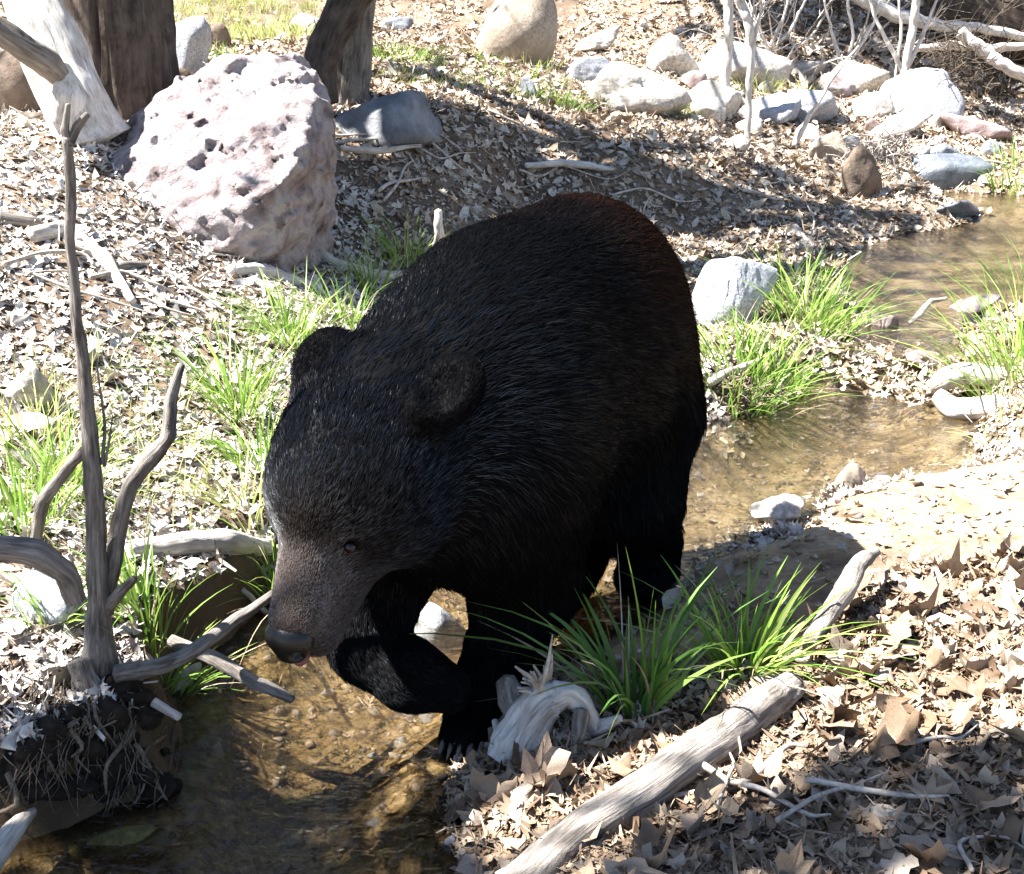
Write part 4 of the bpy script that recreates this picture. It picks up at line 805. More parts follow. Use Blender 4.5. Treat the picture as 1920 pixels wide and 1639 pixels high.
# leaning bleached snag at the upper left
b0 = G(150, 250); sn = thing('snag', b0, 'leaning bleached dead trunk at the upper left, bark stripped', 'dead tree'); Y3 = float(b0[1])
tpart('trunk', [P(168, 262, Y3), P(150, 215, Y3), P(118, 140, Y3 + .02), P(85, 60, Y3 + .05), P(58, 0, Y3 + .08), P(10, -120, Y3 + .12)], [.13, .118, .11, .102, .092, .08], M['bleached'], sn, n=52, rings=140, amp=.24, fr=3, seed=8, ridge=.16)
tpart('limb', [P(128, 160, Y3 - .06), P(90, 118, Y3 - .14), P(50, 92, Y3 - .2), P(0, 58, Y3 - .24), P(-60, 20, Y3 - .3)], [.03, .045, .04, .038, .034], M['bark_grey'], sn, n=20, rings=60, amp=.3, fr=3, seed=9, ridge=.16)
tpart('splinter', [P(112, 228, Y3 - .1), P(124, 180, Y3 - .10), P(118, 120, Y3 - .07)], [.05, .055, .02], M['bleached'], sn, n=18, rings=40, amp=.4, fr=3, seed=4, ridge=.2)
# shade oak standing out of view on the left, its boughs over the water and the lower leaves
g = np.random.default_rng(77); b0 = np.array([-3.6, .9, gh(-3.6, .9)]); ok = thing('oak_tree', b0, 'evergreen oak beyond the left side whose boughs shade the lower creek', 'tree')
tk = [b0 + (0, 0, -.1), b0 + (.05, .05, .8), b0 + (.2, .1, 1.7), b0 + (.3, .1, 2.5)]; tpart('trunk', tk, [.24, .19, .17, .14], M['bark_dark'], ok, n=24, rings=40, amp=.12, seed=2, ridge=.12)
SH = [(470, 1640, .14), (620, 1630, .13), (770, 1570, .11), (330, 1620, .12), (560, 1530, .08), (690, 1500, .07), (420, 1500, .08), (820, 1640, .1), (1340, 1625, .13), (1470, 1560, .10), (1620, 1600, .13), (1760, 1480, .12), (1900, 1590, .15), (1590, 1460, .08), (1890, 1430, .08), (810, 1480, .05)]
out, cl_ = [], []
for k, (px, py, r_) in enumerate(SH):
    c_ = over(px, py, g.uniform(3.0, 4.2)); cl_.append((c_, r_)); mid = (tk[3] + c_) / 2 + g.normal(0, .12, 3); out.append(tube([tk[3] - (0, 0, .1), mid, c_], [.035, .016, .005], 8, 14, .12, 5, k))
v, f = join(*out); part('boughs', v, f, M['dark_wood'], ok)
LV = [leaf_cloud([c_], r_, int(2600 * r_ * r_ / .0225 * .16), .028, g) for c_, r_ in cl_]; n0 = 0; vv, ff = [], []
for v, f in LV: vv.append(v); ff.append(f + n0); n0 += len(v)
part('crown', np.concatenate(vv), np.concatenate(ff), M['canopy'], ok, None, False)
# unseen tree added above the frame to shade the far bank on the right
g = np.random.default_rng(78); b0 = np.array([-.6, 15.5, gh(-.6, 15.5)]); hk = thing('shade_tree', b0, 'unseen tree added above the top edge to shade the far right bank', 'tree')
tk = [b0 + (0, 0, -.1), b0 + (.1, -.1, 1.6), b0 + (.1, -.3, 3.0), b0 + (0, -.6, 4.2)]; tpart('trunk', tk, [.2, .17, .14, .1], M['bark_dark'], hk, n=24, rings=40, amp=.12, seed=2, ridge=.12)
out, cl_ = [], []
for k, (px, py, r_) in enumerate([(1480, 40, .45), (1600, 70, .4), (1720, 60, .45), (1850, 40, .5), (1830, 150, .4), (1560, 130, .28), (1680, 140, .25), (1900, 230, .3), (1300, 60, .25), (1650, 20, .4), (1780, 110, .35), (1530, 20, .4), (1880, 110, .4), (1650, 290, .2), (1450, 330, .2), (1300, 385, .22), (1560, 400, .2)]):
    c_ = over(px, py, g.uniform(3.6, 4.6)); cl_.append((c_, r_)); mid = (tk[3] + c_) / 2 + g.normal(0, .2, 3); out.append(tube([tk[3] - (0, 0, .3), mid, c_], [.06, .035, .01], 8, 14, .12, 5, k))
v, f = join(*out); part('boughs', v, f, M['dark_wood'], hk); vv, ff, n0 = [], [], 0
for c_, r_ in cl_:
    v, f = leaf_cloud([c_], r_, int(3600 * r_ * r_), .055, g); vv.append(v); ff.append(f + n0); n0 += len(v)
part('crown', np.concatenate(vv), np.concatenate(ff), M['canopy'], hk, None, False)
# slim saplings and bare shrubs on the far bank
def sapling(stems, label, base, mat='bleached', cat='sapling', name='sapling'):
    b0 = G(*base); o = thing(name, b0, label, cat); Yb = float(b0[1])
    for k, (pts, rpx) in enumerate(stems):
        p3 = [P(q[0], q[1], Yb + (q[2] if len(q) > 2 else 0)) for q in pts]; tpart('stem', p3, pr(p3, rpx), M[mat], o, n=12 if max(rpx) > 5 else 6, rings=9 * len(pts), amp=.15, fr=5, seed=k, wob=.02)
    return o
sapling([([(1362, 225), (1360, 150), (1366, 70), (1366, 0), (1372, -120)], [12, 11, 9, 9, 8])], 'straight white sapling left of two slim stems on the far bank', (1362, 222))
sapling([([(1403, 268), (1404, 180), (1408, 100), (1402, 40), (1388, 0), (1375, -80)], [6, 6, 8, 9, 9, 8]), ([(1408, 110), (1420, 50), (1432, 0)], [4, 3, 2]), ([(1408, 100), (1412, 40), (1414, 0)], [3, 2, 2])], 'thin forked sapling right of the straight white one', (1403, 266))
sapling([([(1690, 170), (1700, 110), (1712, 50), (1718, 0), (1722, -80)], [9, 9, 8, 8, 6]), ([(1695, 140), (1665, 80), (1640, 30), (1625, -30)], [5, 4, 3, 2]), ([(1697, 130), (1725, 80), (1740, 40), (1760, -10)], [5, 4, 3, 2]), ([(1688, 175), (1680, 140), (1690, 60), (1685, 0)], [4, 3, 3, 2])], 'bare pale shrub growing over the grey white rock', (1690, 185), cat='shrub', name='bare_shrub')
sapling([([(1440, 95), (1480, 60), (1500, 20), (1530, -30)], [4, 4, 3, 2]), ([(1440, 95), (1470, 30), (1480, -20)], [4, 3, 2]), ([(1445, 92), (1500, 85), (1540, 40), (1560, 0)], [3, 3, 2, 2]), ([(1438, 95), (1420, 40), (1450, -10)], [3, 3, 2])], 'bare twiggy shrub behind the long flat boulder', (1442, 100), cat='shrub', name='bare_shrub')
sapling([([(1580, 130), (1560, 60), (1545, 0)], [4, 3, 2]), ([(1582, 130), (1600, 70), (1590, 10), (1600, -40)], [4, 3, 3, 2]), ([(1585, 128), (1630, 60), (1650, 0)], [3, 3, 2])], 'bare twiggy shrub on the leafy hillside at the top', (1582, 132), cat='shrub', name='bare_shrub')
sapling([([(1490, 275), (1508, 235), (1530, 200), (1560, 150), (1610, 85)], [6, 5, 4, 3, 2])], 'thin leaning white stick above the leaf bank', (1490, 275), cat='stick', name='leaning_stick')
sapling([([(1860, 120), (1850, 60), (1880, 0)], [4, 3, 2]), ([(1865, 120), (1900, 50), (1930, 10)], [4, 3, 2]), ([(1862, 118), (1820, 60), (1800, 0)], [3, 3, 2])], 'bare twiggy shrub in front of the dark overhang', (1862, 125), cat='shrub', name='bare_shrub')
g = np.random.default_rng(31)
SHR = [(1500, 70, 'dark', 'dark brushy tangle behind the thin shrub at the top'), (1620, 95, 'pale', 'pale brushy tangle on the leafy hillside above the pink stone'), (1755, 130, 'dark', 'dark brushy tangle left of the hanging root clump'), (1880, 180, 'dark', 'dark brushy tangle at the right edge below the overhang'),
       (1560, 40, 'dark', 'dark thin brush at the very top of the leafy hillside'), (1800, 40, 'pale', 'pale thin brush in front of the fallen dark trunk'), (1460, 140, 'pale', 'pale low brush behind the white boulder by the saplings'), (1680, 60, 'dark', 'dark thin brush behind the bare pale shrub'), (1900, 90, 'pale', 'pale brush at the right edge beside the fallen limbs')]
for px, py, tone, lb in SHR:
    b0 = G(px, py); o = thing('brush', b0, lb, 'brush'); out = []
    for k in range(8):
        a = g.uniform(0, 6.28); limbs(b0 + g.normal(0, .08, 3) * (1, 1, 0), (math.cos(a) * .9, math.sin(a) * .6, g.uniform(.1, .9)), g.uniform(.45, .9), g.uniform(.007, .014), 2, g, out, [], .05, .7)
    v, f = join(*out); part('branches', v, f, M['driftwood'] if tone == 'pale' else M['dark_wood'], o)['kind'] = 'stuff'
# fallen tree and overhang at the upper right
Yr = float(G(1800, 150)[1])
def fl(pts, rpx, mat, label, name, cat, n=14, seed=1):
    p3 = [P(q[0], q[1], Yr + (q[2] if len(q) > 2 else 0)) for q in pts]; return tag(tpart(name, p3, pr(p3, rpx), M[mat], None, p3[0], n=n, rings=60, amp=.2, fr=4, seed=seed, ridge=.1, wob=.03), label, cat)
fl([(1570, -30, .2), (1640, 10, .1), (1740, 45, 0), (1830, 52, -.1), (1930, 70, -.1)], [13, 13, 11, 9, 8], 'bleached', 'long white fallen limb slanting along the top of the far bank', 'fallen_limb', 'branch', 12, 2)
fl([(1800, 60, -.4), (1850, 100, -.45), (1890, 125, -.5), (1960, 165, -.5)], [11, 12, 11, 9], 'bleached', 'pale fallen limb crossing below the dark overhang', 'fallen_limb', 'branch', 12, 3)
fl([(1700, 95, -.3), (1780, 85, -.3), (1870, 90, -.35), (1960, 85, -.35)], [6, 8, 8, 6], 'bleached', 'thin pale limb in the tangle under the overhang', 'fallen_limb', 'branch', 10, 4)
fl([(1745, -20, .5), (1850, 10, .4), (2000, 60, .3), (2150, 120, .3)], [60, 75, 85, 90], 'bark_dark', 'dark trunk of a fallen tree in the upper right corner', 'fallen_tree', 'fallen tree', 30, 5)
def fibre_clump(label, cx, py, wpx, hpx, n, mat, name, seed):
    """tangle of bent fibres in a lumpy volume"""
    g = np.random.default_rng(seed); b0 = G(cx, py); k = depth_of(b0) / FPX; out = []; W, H = wpx * k, hpx * k
    lobes = np.column_stack([g.uniform(-.4, .4, 5) * W, g.uniform(-.2, .2, 5) * W, g.uniform(.2, .8, 5) * H])
    for i in range(n):
        c = b0 + lobes[i % 5] + g.normal(0, 1, 3) * np.array([W * .14, W * .12, H * .16]); c[2] = max(c[2], b0[2] + .005); d = g.normal(0, 1, 3) * np.array([1, .7, .55]) + (0, 0, -.35); d /= np.linalg.norm(d); L = g.uniform(.05, .13) * (H / .4) ** .5
        r_ = g.uniform(.0015, .0045); out.append(tube([c - d * L * .5 + g.normal(0, .012, 3), c, c + d * L * .5 + g.normal(0, .015, 3) - (0, 0, L * .12)], [r_, r_ * .9, r_ * .4], 4, 6, .1))
    v, f = join(*out); return tag(part(name, v, f, M[mat], None, b0), label, 'root clump', None, 'stuff')
fibre_clump('shaggy clump of roots and dead leaves hanging off the far bank', 1790, 225, 110, 190, 260, 'dark_wood', 'root_clump', 3)
fibre_clump('dry straw covered stump above the pool shore', 1635, 362, 110, 110, 260, 'twig', 'root_clump', 4)
rock(1625, 372, 120, 95, 'brown_rock', 'earthy stump mound under dry straw at the pool shore', 71, 'stump_mound', 'stump', amp=.12)
fibre_clump('matted dry roots on the hummock beside the granite stone', 1385, 770, 110, 60, 110, 'root', 'root_clump', 6)
print('wood', round(time.time() - T0, 1))
# ------------------------------------------------------------------ grass
def blades(base, n, h, rad, wid, lean, g, bias=(0, 0), droop=.68, follow=True):
    S = 7; s = np.linspace(0, 1, S); az = g.uniform(0, 2 * math.pi, n); rr = rad * np.sqrt(g.random(n))
    bx, by = base[0] + rr * np.cos(az), base[1] + rr * np.sin(az); bz = ground(bx, by)[0] if follow else np.full(n, base[2])
    o = np.stack([np.cos(az + g.normal(0, .5, n)), np.sin(az + g.normal(0, .5, n))], 1) * (.35 + .9 * rr / rad)[:, None] + np.array(bias); L = h * g.uniform(.45, 1.1, n) ; dr = droop * g.uniform(.2, 1.3, n); ln_ = lean * g.uniform(.3, 1.2, n)
    hor = (ln_[:, None] * s + dr[:, None] * s ** 2.2); ver = s[None] * 1.0 - (dr * np.linalg.norm(o, axis=1))[:, None] * .45 * s ** 2.4
    c = np.stack([bx[:, None] + L[:, None] * o[:, :1] * hor, by[:, None] + L[:, None] * o[:, 1:] * hor, bz[:, None] - .005 + L[:, None] * ver], -1)
    c += (g.normal(0, .02, (n, 1, 3)) * L[:, None, None]) * (s ** 2)[None, :, None]
    tw = g.uniform(0, math.pi, n); sd = np.stack([np.cos(tw), np.sin(tw), 0 * tw], 1); wv = wid * g.uniform(.6, 1.3, n)[:, None] * (np.array([.75, 1, 1, .9, .7, .42, .04]) * .5)[None]
    v = np.stack([c - sd[:, None] * wv[..., None], c + sd[:, None] * wv[..., None]], 2).reshape(-1, 3)
    i = (np.arange(n) * S * 2)[:, None] + (np.arange(S - 1) * 2)[None]; f = np.stack([i, i + 1, i + 3, i + 2], -1).reshape(-1, 4); return v, f
TUFTS = [  # px, py, blades, height px, base radius px, width m, lean, bias, material, label
 (1192, 1335, 62, 310, 50, .0100, .40, (-.16, 0), 'grass_shade', 'tall shaded green tuft in front of the bear, one blade sunlit'),
 (1395, 1258, 105, 200, 55, .0078, .62, (.18, 0), 'grass', 'bright green tuft spreading over the upper end of the log'),
 (505, 1092, 150, 190, 45, .0042, .9, (-.55, 0), 'grass', 'green tuft fanning left from beside the bear muzzle'),
 (285, 1195, 170, 185, 60, .0050, .55, (.1, 0), 'grass', 'spiky green tuft beside the dead sapling trunk'),
 (95, 1165, 70, 160, 45, .0045, .5, (0, 0), 'grass', 'small green tuft left of the sapling base beside the grey rock'),
 (45, 985, 120, 260, 60, .0045, .35, (0, 0), 'grass', 'tall green tuft at the left edge behind the curved branch'),
 (120, 920, 130, 230, 60, .0045, .4, (0, 0), 'grass', 'tall green tuft behind the dead sapling trunk'),
 (55, 820, 70, 170, 60, .0045, .5, (0, 0), 'grass_dry', 'thin yellowish tuft around the pale stone at the left edge'),
 (445, 775, 150, 260, 50, .0045, .5, (-.1, 0), 'grass', 'tall green tuft left of the bear ear'),
 (490, 880, 110, 190, 50, .0045, .55, (-.3, 0), 'grass', 'green tuft left of the bear forehead'),
 (455, 960, 60, 150, 40, .0045, .6, (-.3, 0), 'grass_dry', 'sparse yellow green tuft below the tuft by the forehead'),
 (540, 640, 150, 165, 45, .0050, .75, (-.25, 0), 'grass', 'dense arching green tuft behind the bear ear'),
 (650, 610, 110, 130, 60, .0045, .7, (0, 0), 'grass', 'green tuft between the arching tuft and the bear neck'),
 (765, 500, 90, 140, 40, .0050, .35, (0, 0), 'grass', 'upright green tuft in front of the shaded hollow by the pink rock'),
 (700, 545, 70, 130, 45, .0045, .6, (0, 0), 'grass', 'green tuft behind the bear withers'),
 (680, 500, 14, 100, 20, .0050, .25, (0, 0), 'grass', 'few long blades at the foot of the pink rock'),
 (1375, 720, 260, 165, 75, .0055, .6, (0, 0), 'grass', 'dense green tuft on the hummock against the bear flank'),
 (1455, 705, 160, 135, 60, .0052, .65, (.2, 0), 'grass', 'green tuft on the water side of the hummock'),
 (1520, 605, 260, 165, 80, .0058, .7, (.1, 0), 'grass', 'large bright green tuft beside the granite stone at the pool'),
 (1470, 545, 90, 110, 60, .0055, .6, (-.1, 0), 'grass', 'green tuft behind the granite stone below the white stick'),
 (1905, 690, 240, 230, 80, .0060, .6, (-.25, 0), 'grass', 'tall bright green tuft at the right edge above the looped root'),
 (1925, 560, 110, 170, 60, .0060, .6, (-.25, 0), 'grass', 'green tuft overhanging the pool at the right edge'),
 (1905, 345, 90, 70, 50, .0070, .3, (0, 0), 'grass', 'short green tuft at the right edge beyond the pool'),
 (1895, 800, 60, 70, 50, .0050, .6, (0, 0), 'grass_dry', 'low yellowish tuft below the looped root at the right edge'),
 (1250, 205, 110, 36, 55, .006, .3, (0, 0), 'grass', 'short green fringe along the foot of the sunlit boulder'),
 (1050, 200, 150, 40, 60, .006, .3, (0, 0), 'grass', 'short green strip on the slope left of the sunlit boulder'),
 (1000, 122, 90, 34, 60, .007, .3, (0, 0), 'grass_dry', 'dry grass fringe at the foot of the rounded tan boulder'),
 (740, 105, 130, 34, 80, .007, .4, (0, 0), 'grass', 'short shaded grass to the right of the two stemmed tree'),
 (1425, 175, 80, 50, 50, .007, .5, (0, 0), 'grass_dry', 'pale dry tuft between the two slim saplings'),
 (1505, 180, 60, 45, 40, .007, .7, (0, 0), 'grass_dry', 'arching pale dry tuft right of the slim saplings'),
 (400, 110, 60, 40, 40, .006, .4, (0, 0), 'grass', 'small green tuft above the top of the pink rock'),
]
for k, (px, py, n, hp, rp_, wd_, ln_, bi_, mt, lb) in enumerate(TUFTS):
    g = np.random.default_rng(300 + k); b0 = G(px, py); dep = depth_of(b0); n, hp = (int(n * .72), hp * .84) if k > 1 and dep < 7 else (n, hp); v, f = blades(b0, n, hp * dep / FPX, rp_ * dep / FPX, wd_, ln_, g, bi_)
    o = part('grass_tuft', v, f, M[mt], None, b0); tag(o, lb, 'grass tuft')
    if dep < 4.5: v, f = blades(b0, max(8, n // 5), hp * dep / FPX * .75, rp_ * dep / FPX * 1.3, wd_ * .6, ln_ * 1.7, g, bi_, 1.0); part('dead_blades', v, f, M['straw'], o)['kind'] = 'stuff'
    if k == 0: v, f = blades(b0 + (.03, 0, 0), 4, .36, .015, .010, .12, g, (.15, 0), .1); part('tall_blades', v, f, M['grass'], o)  # brighter green stands for sunlight on these tall blades
# the one long sunlit blade and a few drooping ones
def field(name, poly, n, h, wid, mat, label, Yr_, seed):
    g = np.random.default_rng(seed); Y = g.uniform(*Yr_, n * 4); x = g.uniform(-.5, .5, n * 4) * Y; z, d = ground(x, Y); pp, _ = proj(np.stack([x, Y, z], 1)); kk = np.where(in_poly(poly, pp[:, 0], pp[:, 1]) & (d > .02))[0][:n]
    out, nn = [], 0; vs_, fs_ = [], []
    for k in kk[::3]:
        v, f = blades((x[k], Y[k], z[k]), 9, h, .12, wid, .35, g, (0, 0), .4, False); v[:, 2] += 0; vs_.append(v); fs_.append(f + nn); nn += len(v)
    return tag(part(name, np.concatenate(vs_), np.concatenate(fs_), M[mat], None, (0, 0, 0)), label, 'grass', None, 'stuff')
field('meadow_grass', [(300, -30), (620, -30), (590, 70), (480, 88), (380, 75), (305, 60)], 5200, .13, .008, 'grass_dry', 'sunlit yellow green meadow grass at the top left', (7, 15), 1)
field('slope_grass', [(690, 90), (860, 95), (1000, 125), (1120, 180), (1300, 215), (1050, 215), (880, 170), (700, 160)], 1500, .06, .006, 'grass', 'short sparse grass on the shaded slope behind the bear', (5.5, 11), 2)
field('bank_grass', [(0, 640), (330, 700), (330, 1000), (0, 1000)], 420, .10, .0035, 'grass_dry', 'sparse thin grass sprouting through the left bank leaves', (2, 3.4), 3)

# ------------------------------------------------------------------ leaf litter
def leaf_templates(g, kind):
    if kind == 'oval':
        a = np.array([[-1, 0], [-.45, .42], [.25, .45], [1, 0], [.3, -.40], [-.4, -.44], [0, 0]]); f = [(6, i, (i + 1) % 6) for i in range(6)]
    elif kind == 'lobed':
        a = np.array([[-1, 0], [-.35, .25], [-.3, .8], [.1, .35], [.55, .75], [.45, .2], [1.05, 0], [.45, -.22], [.5, -.8], [.05, -.35], [-.35, -.75], [-.35, -.22], [0, 0]]); f = [(12, i, (i + 1) % 12) for i in range(12)]
    else:
        a = np.array([[-1, -.035], [0, -.05], [1, -.02], [1, .02], [0, .05], [-1, .035]]); f = [(0, 1, 4), (0, 4, 5), (1, 2, 3), (1, 3, 4)]
    a = a + g.normal(0, .06 if kind != 'straw' else .01, a.shape); cu = g.uniform(.1, 1.3); fo = g.uniform(-.3, 1.0)
    z = cu * (a[:, 0] ** 2) * .6 + fo * np.abs(a[:, 1]) * .8 + g.normal(0, .07, len(a)); return np.column_stack([a, z]), np.array(f)
def scatter(name, x, y, size, mat, label, seed, kinds=('oval', 'lobed', 'straw'), prob=(.5, .3, .2), tilt=.55, lift=.5, group=None, zover=None):
    g = np.random.default_rng(seed); n = len(x); e = .02; z0, _ = ground(x, y); zx, _ = ground(x + e, y); zy, _ = ground(x, y + e); gx, gy = np.clip((zx - z0) / e, -1.2, 1.2), np.clip((zy - z0) / e, -1.2, 1.2)
    if zover is not None: z0 = np.maximum(z0, zover); gx *= .3; gy *= .3
    nrm = np.stack([-gx, -gy, np.ones(n)], 1) + np.column_stack([g.normal(0, tilt, (n, 2)), np.zeros(n)]); nrm /= np.linalg.norm(nrm, axis=1)[:, None]
    az = g.uniform(0, 2 * math.pi, n); t_ = np.stack([np.cos(az), np.sin(az), 0 * az], 1); t_ -= nrm * (t_ * nrm).sum(1)[:, None]; t_ /= np.linalg.norm(t_, axis=1)[:, None]; b_ = np.cross(nrm, t_)
    tid = g.choice(len(kinds) * 6, n, p=np.repeat(np.array(prob) / sum(prob) / 6, 6)); VV, FF, nn = [], [], 0
    for k in range(len(kinds) * 6):
        tv, tf = leaf_templates(g, kinds[k // 6]); s_ = np.where(tid == k)[0]
        if not len(s_): continue
        sz = size[s_] * g.uniform(.6, 1.35, len(s_)) * (1.5 if kinds[k // 6] == 'straw' else 1); R_ = np.stack([t_[s_], b_[s_], nrm[s_]], 1)
        v = np.einsum('nij,kj->nki', R_.transpose(0, 2, 1), tv) * sz[:, None, None] + np.stack([x[s_], y[s_], z0[s_] + size[s_] * lift * g.random(len(s_))], 1)[:, None]
        VV.append(v.reshape(-1, 3)); FF.append((tf[None] + (np.arange(len(s_)) * len(tv))[:, None, None]).reshape(-1, 3) + nn); nn += len(s_) * len(tv)
    return tag(part(name, np.concatenate(VV), np.concatenate(FF), mat, None, (0, 0, 0), False), label, 'leaf litter', group, 'stuff')
g = np.random.default_rng(17); N = 165000; Y = 1.25 + 14.5 * g.random(N) ** 1.35; x = g.uniform(-1, 1, N) * (.48 * Y + .25); z, d = ground(x, Y); pp, _ = proj(np.stack([x, Y, z], 1))
FORE = [(830, 1720), (835, 1480), (900, 1410), (1150, 1400), (1300, 1320), (1500, 1260), (1600, 1100), (1700, 1060), (1960, 1030), (2100, 1720)]
SANDZ = [(1240, 1060), (1300, 1010), (1420, 990), (1600, 900), (1960, 850), (1960, 1030), (1700, 1060), (1600, 1110), (1500, 1230), (1250, 1230), (1000, 1330)]
MEAD = [(300, -30), (620, -30), (590, 75), (380, 75), (305, 60)]
patch = fbm(np.stack([x * 2.4, Y * 2.4, 0 * x + 3], 1), 3); ok_ = (d > -.005) & ((patch > -.62) | (x < -.2)) & ~((x < -.3) & (Y < 2.35) & (d < .045))
ok_ &= ~(in_poly(SANDZ, pp[:, 0], pp[:, 1]) & (g.random(N) < .88)); ok_ &= ~(in_poly(MEAD, pp[:, 0], pp[:, 1]) & (g.random(N) < .8)); fore = in_poly(FORE, pp[:, 0], pp[:, 1])
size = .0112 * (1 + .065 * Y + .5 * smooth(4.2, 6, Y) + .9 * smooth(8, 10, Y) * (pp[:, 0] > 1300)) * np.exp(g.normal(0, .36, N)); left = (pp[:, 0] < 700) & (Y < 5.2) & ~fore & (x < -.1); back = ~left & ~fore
for nm, mk, mt, lb, sd_ in (('leaf_litter', ok_ & left, M['litter_pale'], 'dry leaf litter coloured extra pale for the sunlit left bank', 1), ('leaf_litter', ok_ & back, M['litter'], 'brown dry leaf litter over the far bank and slope', 2)):
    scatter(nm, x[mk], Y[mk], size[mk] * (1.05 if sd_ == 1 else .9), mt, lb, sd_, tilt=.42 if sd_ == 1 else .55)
# small broken leaves under the large ones in front, leaves caught in the cascade and along the shore
xs, ys_ = [], []
Yf = g.uniform(1.15, 2.4, 26000); xf = g.uniform(-.15, 1.25, 26000); zf, df = ground(xf, Yf); pf, _ = proj(np.stack([xf, Yf, zf], 1)); kf = in_poly(FORE, pf[:, 0], pf[:, 1]) & (df > 0)
scatter('leaf_litter', xf[kf], Yf[kf], .0125 * np.exp(g.normal(0, .35, kf.sum())), M['litter_brown'], 'broken leaf crumbs and straw between the big leaves in front', 3, prob=(.4, .25, .35), tilt=.45)
pts = [PZ(g.uniform(1508, 1785), 0, 0) for _ in range(0)]
px_ = g.uniform(1505, 1790, 420); py_ = 662 + (px_ - 1505) / 285 * 52 + g.normal(0, 15, 420); q = np.array([PZ(a, b, .05) for a, b in zip(px_, py_)])
scatter('cascade_leaves', q[:, 0], q[:, 1], np.full(420, .021), M['litter'], 'dead leaves caught along the lip of the small cascade', 4, prob=(.4, .5, .1), tilt=.6, zover=water_z(q[:, 0], q[:, 1]) + .004)
px_ = np.concatenate([g.normal(1600, 40, 160), g.normal(1450, 40, 130), g.normal(1350, 45, 240), g.uniform(1800, 1920, 160)]); py_ = np.concatenate([g.normal(905, 16, 160), g.normal(978, 18, 130), g.normal(745, 26, 240), g.normal(850, 25, 160)])
q = np.array([PZ(a, b, .03) for a, b in zip(px_, py_)]); scatter('shore_leaves', q[:, 0], q[:, 1], np.full(len(q), .019), M['litter_pale'], 'pale dead leaves piled along the creek shore', 5, prob=(.4, .45, .15), tilt=.6)
# sunken leaves
Yb_ = g.uniform(1.4, 3.6, 4000); xb_ = g.uniform(-.9, 1.6, 4000); zb_, db_ = ground(xb_, Yb_); kb = (db_ < -.03); kb[700:] = False
scatter('sunken_leaves', xb_[kb], Yb_[kb], np.full(kb.sum(), .017), M['litter'], 'sunken brown leaves on the creek bed', 6, tilt=.2, lift=.2)

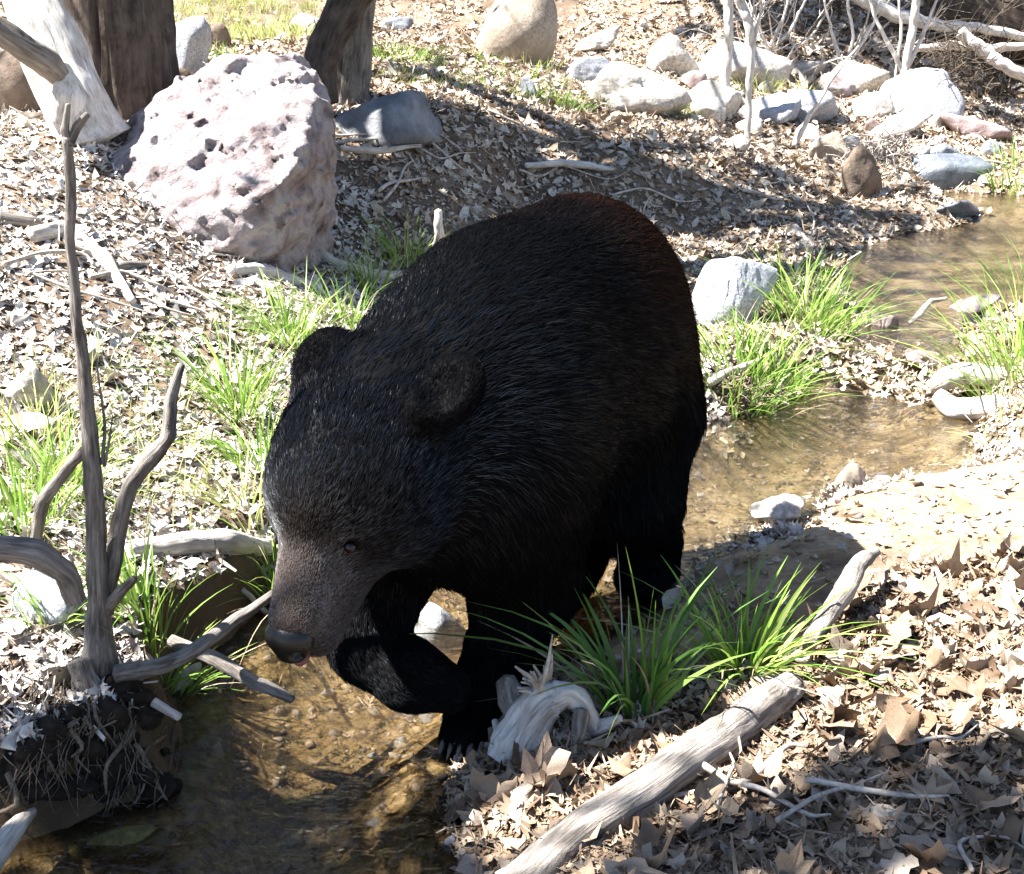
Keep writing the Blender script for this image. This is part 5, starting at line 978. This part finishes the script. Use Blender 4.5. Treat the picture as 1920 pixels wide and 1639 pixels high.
# large lobed leaves in front, each its own piece of the ground cover
def big_leaf(seed):
    g = np.random.default_rng(seed); lob = [(-2.25, .62), (-1.15, .95), (0, 1.12), (1.15, .95), (2.25, .62)]; out = [(-.42, 0)]; 
    ang = [(-2.75, .55), (-2.25, .80), (-1.75, .62), (-1.35, .84), (-1.05, .98), (-.60, .66), (-.28, .92), (0, 1.22), (.28, .92), (.60, .66), (1.05, .98), (1.35, .84), (1.75, .62), (2.25, .80), (2.75, .55)]
    o = np.array([[math.cos(a) * r_ * g.uniform(.72, 1.15), math.sin(a + g.normal(0, .06)) * r_ * g.uniform(.72, 1.15)] for a, r_ in ang]); o = np.vstack([[-.35, -.03], o, [-.35, .03]]); m_ = o * .5
    v2 = np.vstack([o, m_, [[0, 0]]]); n = len(o); f = [(i, (i + 1) % n, n + (i + 1) % n, n + i) for i in range(n)] + [(n + i, n + (i + 1) % n, 2 * n) for i in range(n)]
    v2 = v2 * np.array([1, g.uniform(.7, 1)]); c1, c2, fold, ph = g.uniform(-.3, 1.3), g.uniform(-.4, 1.5), g.uniform(0, .8), g.uniform(0, 6)
    z = c1 * v2[:, 0] ** 2 * .55 + c2 * v2[:, 1] ** 2 * .6 + fold * np.abs(v2[:, 1]) * .5 + .20 * np.sin(v2[:, 0] * 3.3 + ph) * np.cos(v2[:, 1] * 4 + ph) + g.normal(0, .10, len(v2)); v = np.column_stack([v2, z]); kr, ar_ = g.uniform(.3, 2.0), g.uniform(0, 3.14); ua = v[:, 0] * math.cos(ar_) + v[:, 1] * math.sin(ar_); ub = -v[:, 0] * math.sin(ar_) + v[:, 1] * math.cos(ar_); u2 = np.sin(ua * kr) / kr; v = np.column_stack([u2 * math.cos(ar_) - ub * math.sin(ar_), u2 * math.sin(ar_) + ub * math.cos(ar_), v[:, 2] * .6 + (1 - np.cos(ua * kr)) / kr])
    s0 = len(v); st = np.array([[-.30, .02, .02], [-.30, -.02, .02], [-.9, -.012, .12], [-.9, .012, .12]]); v = np.vstack([v, st]); f.append((s0, s0 + 1, s0 + 2, s0 + 3)); m = mesh('leaf', v, f); m.materials.append(M['leaf']); return m
LM = [big_leaf(500 + k) for k in range(22)]
g = np.random.default_rng(23); done = 0; CY_ = g.uniform(1.18, 2.35, 5000); CX_ = g.uniform(-.12, 1.2, 5000); CZ_, CD_ = ground(CX_, CY_); CP_, _ = proj(np.stack([CX_, CY_, CZ_], 1)); CI_ = in_poly(FORE, CP_[:, 0], CP_[:, 1]) & (CD_ > .01) & (CP_[:, 0] < 1990) & (CP_[:, 1] < 1700)
for i in np.where(CI_)[0]:
    if done >= 300: break
    a, b = CP_[i]; xq, Yq, zq = CX_[i], CY_[i], CZ_[i]
    dens = 1.0 if (b < 1420 and a > 1480) or (a < 1200 and b > 1400) else .5
    if b < 1150 and a > 1600: dens = .6
    tl = np.clip(((a - 1010) * 480 - (b - 1639) * 364) / (480 ** 2 + 364 ** 2), 0, 1); dl = math.hypot(a - 1010 - 480 * tl, b - 1639 + 364 * tl)
    if g.random() > dens or dl < 85: continue
    s_ = float(np.clip(g.normal(.032, .012), .016, .062)); o = bpy.data.objects.new('leaf', LM[done % 22]); COL.objects.link(o); o.parent = ground_ob
    o.location = (xq, Yq, zq + .006 + s_ * g.uniform(.05, .35)); o.scale = (s_ * g.uniform(.8, 1.2), s_ * g.uniform(.6, 1.1), s_ * g.uniform(.7, 1.5)); fl_ = math.pi if g.random() < .35 else 0
    o.rotation_euler = (g.normal(0, .5) + fl_, g.normal(0, .5), g.uniform(0, 6.28)); done += 1
print('leaves', done, round(time.time() - T0, 1))
